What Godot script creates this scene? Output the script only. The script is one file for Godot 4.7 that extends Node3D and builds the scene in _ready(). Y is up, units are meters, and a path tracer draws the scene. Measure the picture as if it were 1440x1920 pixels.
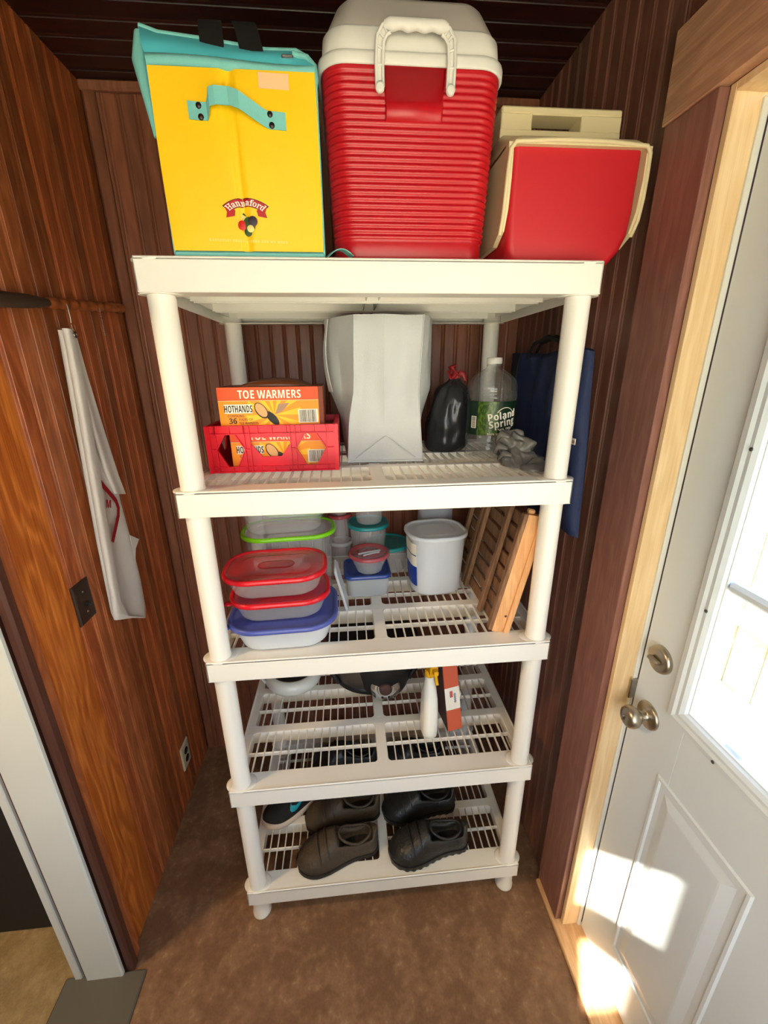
extends Node3D
# Mudroom corner with a white plastic five-tier shelving unit. Metres, y up, floor at y = 0, shelf front at z = 0.

const Y1 := 1.957
const Y2 := 1.503
const Y3 := 1.050
const Y4 := 0.596
const Y5 := 0.143
const XL := -0.815   # left wall face
const XR := 0.575    # right wall face
const ZB := -0.72    # back wall face
const YC := 2.56     # ceiling
const ZF := 1.60     # wall behind the camera

var M := {}
var used := {}
var font_cache := {}

# ---------------------------------------------------------------- geometry
class Geo:
	var v := PackedVector3Array()
	var u := PackedVector2Array()
	var g := PackedInt32Array()

	func tri(a: Vector3, b: Vector3, c: Vector3, sg := -1, ua := Vector2.ZERO, ub := Vector2(1, 0), uc := Vector2(1, 1)) -> void:
		v.append(a); v.append(b); v.append(c)
		u.append(ua); u.append(ub); u.append(uc)
		g.append(sg)

	func quad(a: Vector3, b: Vector3, c: Vector3, d: Vector3, sg := -1, ua := Vector2(0, 0), ub := Vector2(1, 0), uc := Vector2(1, 1), ud := Vector2(0, 1)) -> void:
		tri(a, b, c, sg, ua, ub, uc)
		tri(a, c, d, sg, ua, uc, ud)

	func quado(a: Vector3, b: Vector3, c: Vector3, d: Vector3, out: Vector3, sg := -1) -> void:
		if (b - a).cross(c - a).dot(out) < 0.0:
			quad(a, d, c, b, sg)
		else:
			quad(a, b, c, d, sg)

	func trio(a: Vector3, b: Vector3, c: Vector3, out: Vector3, sg := -1) -> void:
		if (b - a).cross(c - a).dot(out) < 0.0:
			tri(a, c, b, sg)
		else:
			tri(a, b, c, sg)

	# box with chamfered edges
	func box(c: Vector3, s: Vector3, bev := 0.0015, xf := Transform3D()) -> void:
		var h := s * 0.5
		bev = minf(bev, minf(h.x, minf(h.y, h.z)) * 0.8)
		var ax := [Vector3.RIGHT, Vector3.UP, Vector3.BACK]
		var P := func(i: int, si: float, sj: float, sk: float) -> Vector3:
			var j := (i + 1) % 3
			var k := (i + 2) % 3
			var p: Vector3 = ax[i] * si * h[i] + ax[j] * sj * (h[j] - bev) + ax[k] * sk * (h[k] - bev)
			return xf * (c + p)
		for i in 3:
			for si in [-1.0, 1.0]:
				var o: Vector3 = xf.basis * (ax[i] * si)
				quado(P.call(i, si, -1, -1), P.call(i, si, 1, -1), P.call(i, si, 1, 1), P.call(i, si, -1, 1), o)
		for i in 3:
			var j := (i + 1) % 3
			for si in [-1.0, 1.0]:
				for sj in [-1.0, 1.0]:
					var o: Vector3 = xf.basis * (ax[i] * si + ax[j] * sj)
					# face i point: own axes (j, k); face j point: own axes (k, i)
					quado(P.call(i, si, sj, -1), P.call(i, si, sj, 1), P.call(j, sj, 1, si), P.call(j, sj, -1, si), o)
		for sx in [-1.0, 1.0]:
			for sy in [-1.0, 1.0]:
				for sz in [-1.0, 1.0]:
					var o: Vector3 = xf.basis * Vector3(sx, sy, sz)
					trio(P.call(0, sx, sy, sz), P.call(1, sy, sz, sx), P.call(2, sz, sx, sy), o)

	func loft(rings: Array, cap0 := true, cap1 := true, sg := 1, closed := true) -> void:
		var start := v.size()
		var m: int = rings.size()
		var n: int = rings[0].size()
		var last := n if closed else n - 1
		for j in m - 1:
			var r0: PackedVector3Array = rings[j]
			var r1: PackedVector3Array = rings[j + 1]
			for i in last:
				var k := (i + 1) % n
				var u0 := float(i) / n
				var u1 := float(i + 1) / n
				var v0 := float(j) / (m - 1)
				var v1 := float(j + 1) / (m - 1)
				quad(r0[i], r0[k], r1[k], r1[i], sg, Vector2(u0, v0), Vector2(u1, v0), Vector2(u1, v1), Vector2(u0, v1))
		if closed:
			for e in 2:
				if (e == 0 and not cap0) or (e == 1 and not cap1):
					continue
				var r: PackedVector3Array = rings[0] if e == 0 else rings[m - 1]
				var c := Vector3.ZERO
				for p in r:
					c += p
				c /= n
				for i in n:
					var k := (i + 1) % n
					if e == 0:
						tri(c, r[k], r[i], sg + 1)
					else:
						tri(c, r[i], r[k], sg + 2)
		# face outwards
		var vol := 0.0
		var cc := Vector3.ZERO
		for i in range(start, v.size()):
			cc += v[i]
		cc /= maxf(1.0, v.size() - start)
		for i in range(start, v.size(), 3):
			vol += (v[i] - cc).dot((v[i + 1] - cc).cross(v[i + 2] - cc))
		if vol < 0.0:
			for i in range(start, v.size(), 3):
				var a := v[i + 1]
				v[i + 1] = v[i + 2]
				v[i + 2] = a
				var b := u[i + 1]
				u[i + 1] = u[i + 2]
				u[i + 2] = b

	func tube(pts: Array, r: Variant, sides := 8, sg := 1, caps := true, flat := 1.0) -> void:
		var rings := []
		var up := Vector3.UP
		var t0: Vector3 = (pts[1] - pts[0]).normalized()
		if absf(t0.dot(up)) > 0.9:
			up = Vector3.RIGHT
		var nrm := (up - t0 * up.dot(t0)).normalized()
		for i in pts.size():
			var t: Vector3
			if i == 0:
				t = t0
			elif i == pts.size() - 1:
				t = (pts[i] - pts[i - 1]).normalized()
			else:
				t = ((pts[i + 1] - pts[i]).normalized() + (pts[i] - pts[i - 1]).normalized()).normalized()
			nrm = (nrm - t * nrm.dot(t)).normalized()
			var bi := t.cross(nrm)
			var rad: float = r[i] if r is Array else r
			var ring := PackedVector3Array()
			for k in sides:
				var a := TAU * k / sides
				ring.append(pts[i] + nrm * cos(a) * rad + bi * sin(a) * rad * flat)
			rings.append(ring)
		loft(rings, caps, caps, sg)

	# polygon in the xy plane pushed out along z from 0 to depth
	func prism(poly: PackedVector2Array, depth: float, xf := Transform3D(), sg := -1) -> void:
		var idx := Geometry2D.triangulate_polygon(poly)
		for i in range(0, idx.size(), 3):
			var a := poly[idx[i]]
			var b := poly[idx[i + 1]]
			var c := poly[idx[i + 2]]
			trio(xf * Vector3(a.x, a.y, depth), xf * Vector3(b.x, b.y, depth), xf * Vector3(c.x, c.y, depth), xf.basis.z, sg)
			trio(xf * Vector3(a.x, a.y, 0), xf * Vector3(b.x, b.y, 0), xf * Vector3(c.x, c.y, 0), -xf.basis.z, sg)
		var cw := Geometry2D.is_polygon_clockwise(poly)
		var n := poly.size()
		for i in n:
			var a := poly[i]
			var b := poly[(i + 1) % n]
			var e := b - a
			var o := Vector3(e.y, -e.x, 0) * (-1.0 if cw else 1.0)
			quado(xf * Vector3(a.x, a.y, 0), xf * Vector3(b.x, b.y, 0), xf * Vector3(b.x, b.y, depth), xf * Vector3(a.x, a.y, depth), xf.basis * o, sg)

	# profile: Vector2(radius, height)
	func lathe(prof: Array, n := 32, at := Vector3.ZERO, sx := 1.0, sz := 1.0, cap0 := true, cap1 := true, sg := 1, xf := Transform3D()) -> void:
		var rings := []
		for p in prof:
			var ring := PackedVector3Array()
			for i in n:
				var a := TAU * i / n
				ring.append(xf * (at + Vector3(cos(a) * p.x * sx, p.y, sin(a) * p.x * sz)))
			rings.append(ring)
		loft(rings, cap0, cap1, sg)

	# open grid from f(s, t)
	func grid(f: Callable, nu: int, nv: int, sg := 1) -> void:
		for j in nv:
			for i in nu:
				var s0 := float(i) / nu
				var s1 := float(i + 1) / nu
				var t0 := float(j) / nv
				var t1 := float(j + 1) / nv
				quad(f.call(s0, t0), f.call(s1, t0), f.call(s1, t1), f.call(s0, t1), sg, Vector2(s0, t0), Vector2(s1, t0), Vector2(s1, t1), Vector2(s0, t1))

	func mesh() -> ArrayMesh:
		var st := SurfaceTool.new()
		st.begin(Mesh.PRIMITIVE_TRIANGLES)
		for t in g.size():
			st.set_smooth_group(g[t])
			for k in [0, 2, 1]:
				st.set_uv(u[t * 3 + k])
				st.add_vertex(v[t * 3 + k])
		st.generate_normals()
		return st.commit()

# rounded rectangle ring in the xz plane
func rr(w: float, d: float, r: float, y: float, cx := 0.0, cz := 0.0, n := 6) -> PackedVector3Array:
	var o := PackedVector3Array()
	r = minf(r, minf(w, d) * 0.499)
	for q in 4:
		var sx := 1.0 if q == 0 or q == 3 else -1.0
		var sz := 1.0 if q < 2 else -1.0
		for i in n + 1:
			var a := PI / 2 * (q + float(i) / n)
			o.append(Vector3(cx + sx * (w / 2 - r) + cos(a) * r, y, cz + sz * (d / 2 - r) + sin(a) * r))
	return o

func turned(ring: PackedVector3Array, xf: Transform3D) -> PackedVector3Array:
	var o := PackedVector3Array()
	for p in ring:
		o.append(xf * p)
	return o

# ---------------------------------------------------------------- scene graph
func numbered(n: String) -> String:
	if not used.has(n):
		used[n] = 0
		return n
	used[n] += 1
	return "%s_%03d" % [n, used[n]]

func thing(called: String, label: String, category: String, at := Vector3.ZERO, turn := 0.0, group := "") -> Node3D:
	var o := Node3D.new()
	o.name = numbered(called)
	add_child(o)
	o.position = at
	o.rotation.y = turn
	o.set_meta("label", label)
	o.set_meta("category", category)
	if group:
		o.set_meta("group", group)
	return o

func part(parent: Node3D, called: String, geo: Variant, m: Material, label := "") -> MeshInstance3D:
	var o := MeshInstance3D.new()
	o.name = called
	o.mesh = geo.mesh() if geo is Geo else geo
	o.material_override = m
	parent.add_child(o, true)
	if label:
		o.set_meta("label", label)
	return o

func tagged(called: String, geo: Variant, m: Material, label: String, category: String, group := "") -> MeshInstance3D:
	var o := part(self, numbered(called), geo, m, label)
	o.set_meta("category", category)
	if group:
		o.set_meta("group", group)
	return o

func struct(called: String, geo: Variant, m: Material, label: String, category: String) -> MeshInstance3D:
	var o := part(self, called, geo, m, label)
	o.set_meta("kind", "structure")
	o.set_meta("category", category)
	return o

func copy_of(t: Node3D, label: String, at: Vector3, turn: float) -> Node3D:
	var c: Node3D = t.duplicate()
	c.name = numbered(String(t.name))
	add_child(c)
	c.position = at
	c.rotation.y = turn
	c.set_meta("label", label)
	return c

func font(serif: bool, bold: bool) -> Font:
	var key := "%s%s" % [serif, bold]
	if not font_cache.has(key):
		var f := SystemFont.new()
		f.font_names = PackedStringArray(["Droid Serif" if serif else "Droid Sans"])
		f.font_weight = 700 if bold else 400
		font_cache[key] = f
	return font_cache[key]

func letters(parent: Node3D, s: String, size: float, m: Material, xf: Transform3D, bold := true, serif := false, warp: Variant = null, called := "lettering", depth := 0.0005) -> MeshInstance3D:
	var t := TextMesh.new()
	t.text = s
	t.font = font(serif, bold)
	t.font_size = 48
	t.pixel_size = size / 48.0
	t.depth = depth
	t.curve_step = 3.0
	var mesh: Mesh = t
	var arr := t.get_mesh_arrays()
	if warp != null:
		var p: PackedVector3Array = arr[Mesh.ARRAY_VERTEX]
		for i in p.size():
			p[i] = warp.call(p[i])
		arr[Mesh.ARRAY_VERTEX] = p
	var am := ArrayMesh.new()
	am.add_surface_from_arrays(Mesh.PRIMITIVE_TRIANGLES, arr)
	mesh = am
	var o := part(parent, called, mesh, m)
	o.transform = xf
	return o

# ---------------------------------------------------------------- materials
func mat(key: String, c: Color, rough := 0.5, metal := 0.0) -> StandardMaterial3D:
	var m := StandardMaterial3D.new()
	m.resource_name = key
	m.albedo_color = c
	m.roughness = rough
	m.metallic = metal
	M[key] = m
	return m

func clear(key: String, c: Color, a: float, rough := 0.1) -> StandardMaterial3D:
	var m := mat(key, Color(c.r, c.g, c.b, a), rough)
	m.transparency = BaseMaterial3D.TRANSPARENCY_ALPHA
	m.cull_mode = BaseMaterial3D.CULL_DISABLED
	return m

func noise(s: int, f: float, oct := 4) -> FastNoiseLite:
	var n := FastNoiseLite.new()
	n.seed = s
	n.frequency = f
	n.fractal_octaves = oct
	return n

# wood figure: u runs across the grain, v along it
func wood_image(dark: Color, light: Color, s: int, rings: float, wav: float, flip := false) -> ImageTexture:
	var w := 256
	var h := 512
	var a := noise(s, 0.006, 3).get_seamless_image(w, h)
	var b := noise(s + 7, 0.05, 3).get_seamless_image(w, 64)
	var fine := noise(s + 13, 0.22, 2).get_seamless_image(w, 32)
	var im := Image.create(h if flip else w, w if flip else h, false, Image.FORMAT_RGB8)
	for y in h:
		for x in w:
			var n := a.get_pixel(x, y).r
			var ring := 0.5 + 0.5 * sin((float(x) / w * rings + n * wav) * TAU)
			var st := b.get_pixel(x, y / 8).r
			var fi := fine.get_pixel(x, y / 16).r
			var t := clampf(0.34 * ring * ring + 0.36 * st + 0.42 * fi - 0.08, 0.0, 1.0)
			var c := dark.lerp(light, t)
			if flip:
				im.set_pixel(y, x, c)
			else:
				im.set_pixel(x, y, c)
	return ImageTexture.create_from_image(im)

func blotch_image(c0: Color, c1: Color, c2: Color, s: int) -> ImageTexture:
	var w := 512
	var a := noise(s, 0.012, 4).get_seamless_image(w, w)
	var b := noise(s + 3, 0.05, 4).get_seamless_image(w, w)
	var d := noise(s + 9, 0.2, 2).get_seamless_image(w, w)
	var im := Image.create(w, w, false, Image.FORMAT_RGB8)
	for y in w:
		for x in w:
			var n := a.get_pixel(x, y).r
			var k := b.get_pixel(x, y).r
			var c := c0.lerp(c1, smoothstep(0.3, 0.7, n * 0.6 + k * 0.4))
			c = c.lerp(c2, smoothstep(0.66, 0.9, k * 0.75 + n * 0.25) * 0.55)
			im.set_pixel(x, y, c * (0.94 + 0.12 * d.get_pixel(x, y).r))
	return ImageTexture.create_from_image(im)

func wood(key: String, tex: Texture2D, sc: Vector3, off: Vector3, rough: float, tint := Color.WHITE) -> StandardMaterial3D:
	var m := mat(key, tint, rough)
	m.albedo_texture = tex
	m.uv1_triplanar = true
	m.uv1_world_triplanar = true
	m.uv1_scale = sc
	m.uv1_offset = off
	return m

func grained(key: String, c: Color, rough: float, f: float, depth: float) -> StandardMaterial3D:
	var m := mat(key, c, rough)
	var nt := NoiseTexture2D.new()
	nt.width = 256
	nt.height = 256
	nt.seamless = true
	nt.noise = noise(hash(key) % 1000, 0.08, 3)
	m.heightmap_enabled = true
	m.heightmap_texture = nt
	m.heightmap_scale = depth
	m.uv1_triplanar = true
	m.uv1_scale = Vector3(f, f, f)
	return m

func make_materials() -> void:
	mat("plastic", Color(0.93, 0.915, 0.875), 0.38)
	var bead := wood_image(Color(0.55, 0.29, 0.16), Color(0.84, 0.51, 0.30), 11, 5.0, 3.0)
	for i in 4:
		wood("bead%d" % i, bead, Vector3(5.0, 0.62, 5.0), Vector3(0.31 * i, 0.23 * i, 0.17 * i), 0.36, [Color(1, 1, 1), Color(0.9, 0.87, 0.84), Color(1, 0.93, 0.88), Color(0.84, 0.82, 0.8)][i])
	var bk := wood_image(Color(0.47, 0.29, 0.21), Color(0.62, 0.40, 0.295), 27, 4.0, 2.0)
	for i in 3:
		wood("back%d" % i, bk, Vector3(5.0, 0.6, 5.0), Vector3(0.29 * i, 0.25 * i, 0.19 * i), 0.4, [Color(1, 1, 1), Color(0.92, 0.9, 0.88), Color(1, 0.95, 0.92)][i])
	var wide := wood_image(Color(0.60, 0.28, 0.09), Color(0.97, 0.60, 0.27), 23, 1.6, 3.2)
	wood("wide_pine", wide, Vector3(4.2, 0.36, 4.2), Vector3(0.1, 0.35, 0.2), 0.34)
	var dk := wood_image(Color(0.42, 0.285, 0.235), Color(0.54, 0.38, 0.32), 31, 4.0, 2.0)  # stain lightened and greyed to carry lens haze on the right wall
	var dkx := wood_image(Color(0.13, 0.05, 0.03), Color(0.28, 0.11, 0.065), 33, 4.0, 2.0, true)
	wood("dark_trim", dk, Vector3(6, 0.8, 6), Vector3.ZERO, 0.38, Color(0.72, 0.64, 0.62))
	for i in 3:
		wood("hazed_board%d" % i, dk, Vector3(5, 0.7, 5), Vector3(0.3 * i, 0.21 * i, 0.13 * i), 0.42, [Color(1, 1, 1), Color(0.88, 0.9, 0.9), Color(1, 0.94, 0.92)][i])
		wood("ceil%d" % i, dkx, Vector3(0.8, 5, 5), Vector3(0.37 * i, 0.2 * i, 0.3 * i), 0.4, [Color(0.9, 0.9, 0.9), Color(0.75, 0.75, 0.75), Color(0.82, 0.78, 0.76)][i])
	wood("casing", wood_image(Color(0.47, 0.305, 0.26), Color(0.61, 0.425, 0.37), 41, 3.0, 2.0), Vector3(6, 0.8, 6), Vector3.ZERO, 0.45)
	wood("casing_lit", wood_image(Color(0.64, 0.47, 0.36), Color(0.85, 0.67, 0.53), 43, 3.0, 1.5, true), Vector3(6, 6, 1.1), Vector3.ZERO, 0.5)  # head casing: the light it catches is mixed into this paler colour
	wood("pine", wood_image(Color(0.86, 0.72, 0.52), Color(0.95, 0.85, 0.68), 47, 3.0, 1.5), Vector3(8, 0.8, 8), Vector3.ZERO, 0.5)
	wood("threshold", wood_image(Color(0.76, 0.58, 0.40), Color(0.92, 0.76, 0.58), 53, 4.0, 2.0), Vector3(9, 9, 1.2), Vector3.ZERO, 0.5)
	wood("rack", wood_image(Color(0.42, 0.29, 0.19), Color(0.64, 0.48, 0.34), 59, 3.0, 1.5), Vector3(9, 1.3, 9), Vector3.ZERO, 0.6)
	wood("rack_end", wood_image(Color(0.80, 0.56, 0.34), Color(0.95, 0.75, 0.53), 61, 2.5, 1.2), Vector3(12, 1.4, 12), Vector3.ZERO, 0.55)
	var fl := mat("floor", Color.WHITE, 0.62)
	fl.albedo_texture = blotch_image(Color(0.465, 0.335, 0.24), Color(0.54, 0.405, 0.30), Color(0.70, 0.59, 0.45), 71)
	fl.uv1_triplanar = true
	fl.uv1_world_triplanar = true
	fl.uv1_scale = Vector3(1.1, 1.1, 1.1)
	var tan_ := mat("tan_floor", Color.WHITE, 0.55)
	tan_.albedo_texture = blotch_image(Color(0.58, 0.49, 0.34), Color(0.66, 0.57, 0.41), Color(0.74, 0.66, 0.5), 73)
	tan_.uv1_triplanar = true
	tan_.uv1_world_triplanar = true
	tan_.uv1_scale = Vector3(1.3, 1.3, 1.3)
	mat("grey_sill", Color(0.36, 0.34, 0.30), 0.6)
	mat("white_paint", Color(0.86, 0.86, 0.82), 0.5)
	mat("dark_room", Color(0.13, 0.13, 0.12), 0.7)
	mat("plaster", Color(0.62, 0.58, 0.5), 0.8)
	mat("door", Color(0.86, 0.90, 0.925), 0.42)
	mat("seal", Color(0.28, 0.28, 0.27), 0.6)
	clear("pane", Color(0.95, 1.0, 0.98), 0.06, 0.02)
	mat("nickel", Color(0.70, 0.67, 0.61), 0.34, 1.0)
	mat("steel", Color(0.62, 0.6, 0.57), 0.32, 1.0)
	mat("chrome", Color(0.8, 0.8, 0.8), 0.15, 1.0)
	mat("red", Color(0.72, 0.06, 0.11), 0.36)
	mat("red_soft", Color(0.76, 0.09, 0.14), 0.5)
	mat("lid_white", Color(0.86, 0.85, 0.82), 0.42)
	mat("lid_white_shaded", Color(0.72, 0.69, 0.66), 0.5)  # white lid plastic with the shade on its upper step put into the colour
	mat("cream", Color(0.86, 0.80, 0.63), 0.5)
	mat("yellow", Color(1.0, 0.785, 0.0), 0.5)
	grained("teal", Color(0.48, 0.76, 0.74), 0.85, 30, 0.03)
	mat("teal_lining", Color(0.38, 0.86, 0.92), 0.5)
	mat("nylon", Color(0.05, 0.035, 0.03), 0.8)
	mat("black", Color(0.10, 0.10, 0.10), 0.4)
	mat("snap", Color(0.12, 0.05, 0.03), 0.35)
	mat("patch", Color(0.96, 0.78, 0.58), 0.6)
	mat("logo_red", Color(0.70, 0.05, 0.07), 0.5)
	mat("logo_dark", Color(0.25, 0.03, 0.05), 0.5)
	mat("logo_white", Color(0.96, 0.92, 0.88), 0.5)
	mat("leaf", Color(0.20, 0.32, 0.08), 0.6)
	mat("tomato", Color(0.82, 0.1, 0.06), 0.5)
	mat("corn", Color(0.92, 0.84, 0.5), 0.5)
	mat("grape", Color(0.2, 0.14, 0.2), 0.5)
	mat("faint_print", Color(1.0, 0.83, 0.35), 0.5)
	mat("crate", Color(0.90, 0.06, 0.18), 0.42)
	mat("box_orange", Color(0.95, 0.33, 0.10), 0.55)
	mat("box_amber", Color(0.98, 0.60, 0.06), 0.55)
	mat("box_yellow", Color(1.0, 0.77, 0.12), 0.55)
	mat("box_side", Color(0.50, 0.2, 0.07), 0.6)
	mat("card", Color(0.42, 0.22, 0.10), 0.35)
	mat("print_white", Color(0.96, 0.93, 0.86), 0.55)
	mat("print_black", Color(0.06, 0.04, 0.035), 0.55)
	mat("print_sole", Color(0.85, 0.66, 0.45), 0.6)
	mat("print_grey", Color(0.66, 0.52, 0.42), 0.6)
	mat("rule", Color(1.0, 0.8, 0.55), 0.55)
	grained("grey_bag", Color(0.80, 0.815, 0.81), 0.8, 14, 0.06)
	mat("bin_bag", Color(0.17, 0.175, 0.185), 0.2)
	mat("red_tie", Color(0.55, 0.05, 0.08), 0.5)
	clear("pet", Color(0.93, 1.0, 0.96), 0.05, 0.03)
	mat("cap_white", Color(0.86, 0.85, 0.82), 0.45)
	var lb := mat("label_green", Color.WHITE, 0.35)
	lb.albedo_texture = blotch_image(Color(0.14, 0.25, 0.07), Color(0.36, 0.48, 0.14), Color(0.72, 0.78, 0.42), 83)
	lb.uv1_scale = Vector3(1.0, 0.6, 1)
	mat("label_deep", Color(0.07, 0.17, 0.10), 0.35)
	var gp := clear("grey_film", Color(0.47, 0.46, 0.44), 0.82, 0.26)
	gp.roughness = 0.26
	grained("blue_cloth", Color(0.14, 0.19, 0.34), 0.75, 12, 0.05)
	clear("clear_plastic", Color(0.93, 0.94, 0.95), 0.20, 0.08)
	clear("clear_rim", Color(0.93, 0.95, 0.97), 0.34, 0.12)
	clear("hazy", Color(0.80, 0.83, 0.85), 0.42, 0.3)
	clear("frost", Color(0.83, 0.85, 0.87), 0.62, 0.32)
	clear("frost_milky", Color(0.90, 0.92, 0.94), 0.72, 0.34)
	clear("lid_red", Color(0.74, 0.06, 0.11), 0.80, 0.26)
	mat("lid_red_rim", Color(0.82, 0.07, 0.14), 0.28)
	clear("lid_pink", Color(0.66, 0.20, 0.24), 0.78, 0.27)
	mat("lid_blue", Color(0.30, 0.35, 0.66), 0.3)
	mat("lid_navy", Color(0.14, 0.25, 0.54), 0.28)
	mat("lid_lime", Color(0.52, 0.86, 0.06), 0.35)
	mat("lid_teal", Color(0.10, 0.52, 0.54), 0.35)
	mat("label_blue", Color(0.03, 0.22, 0.62), 0.4)
	mat("ceramic", Color(0.84, 0.85, 0.82), 0.22)
	mat("dark_dish", Color(0.16, 0.18, 0.16), 0.4)
	mat("cooker_steel", Color(0.50, 0.47, 0.44), 0.36, 0.85)
	mat("bottle_white", Color(0.96, 0.95, 0.90), 0.4)
	mat("trigger", Color(0.96, 0.70, 0.03), 0.4)
	mat("salmon", Color(0.80, 0.36, 0.24), 0.55)
	mat("cardboard_dark", Color(0.32, 0.2, 0.17), 0.7)
	mat("red_print", Color(0.8, 0.15, 0.1), 0.5)
	mat("blue_print", Color(0.25, 0.3, 0.45), 0.5)
	grained("sneaker", Color(0.10, 0.105, 0.11), 0.85, 60, 0.05)
	mat("midsole", Color(0.86, 0.78, 0.70), 0.6)
	mat("swoosh", Color(0.08, 0.62, 0.68), 0.4)
	mat("sneaker_grey", Color(0.22, 0.25, 0.27), 0.7)
	grained("olive", Color(0.27, 0.225, 0.165), 0.6, 6, 0.15)
	grained("olive_dark", Color(0.13, 0.105, 0.085), 0.8, 6, 0.1)
	grained("black_clog", Color(0.145, 0.145, 0.14), 0.42, 6, 0.12)
	grained("towel", Color(0.985, 0.96, 0.93), 0.95, 45, 0.12)
	mat("towel_red", Color(0.62, 0.05, 0.09), 0.8)
	mat("rod_grey", Color(0.27, 0.21, 0.17), 0.6)
	mat("rod_wood", Color(0.58, 0.31, 0.15), 0.4)
	mat("switch_brown", Color(0.22, 0.16, 0.125), 0.38)
	mat("ivory", Color(0.80, 0.76, 0.64), 0.4)
	mat("slot", Color(0.05, 0.035, 0.03), 0.6)
	mat("grass", Color(0.45, 0.55, 0.2), 0.9)
	mat("deck_pale", Color(0.78, 0.75, 0.64), 0.8)
	mat("post_orange", Color(0.85, 0.52, 0.16), 0.7)

# ---------------------------------------------------------------- setting
func board_poly(w: float, bead: bool) -> PackedVector2Array:
	var g := 0.0032
	if bead:
		return PackedVector2Array([Vector2(0, -0.007), Vector2(0, -g), Vector2(0.0028, 0), Vector2(w - 0.0125, 0), Vector2(w - 0.0108, -g * 0.8), Vector2(w - 0.0092, -0.0008), Vector2(w - 0.0062, 0.0006), Vector2(w - 0.003, -0.0008), Vector2(w, -g), Vector2(w, -0.007)])
	return PackedVector2Array([Vector2(0, -0.007), Vector2(0, -g), Vector2(0.003, 0), Vector2(w - 0.003, 0), Vector2(w, -g), Vector2(w, -0.007)])

func board_mesh(w: float, length: float, bead := true) -> ArrayMesh:
	var g := Geo.new()
	g.prism(board_poly(w, bead), length)
	return g.mesh()

func lay_boards(parent: Node3D, n: int, at: Vector3, across: Vector3, out: Vector3, pitch: float, mesh: ArrayMesh, mats: Array, seed_: int) -> void:
	var r := RandomNumberGenerator.new()
	r.seed = seed_
	for i in n:
		var o := part(parent, "board", mesh, M[mats[r.randi() % mats.size()]])
		o.transform = Transform3D(Basis(across, out, across.cross(out)), at + across * pitch * i + out * r.randf_range(-0.0006, 0.0006))

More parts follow.
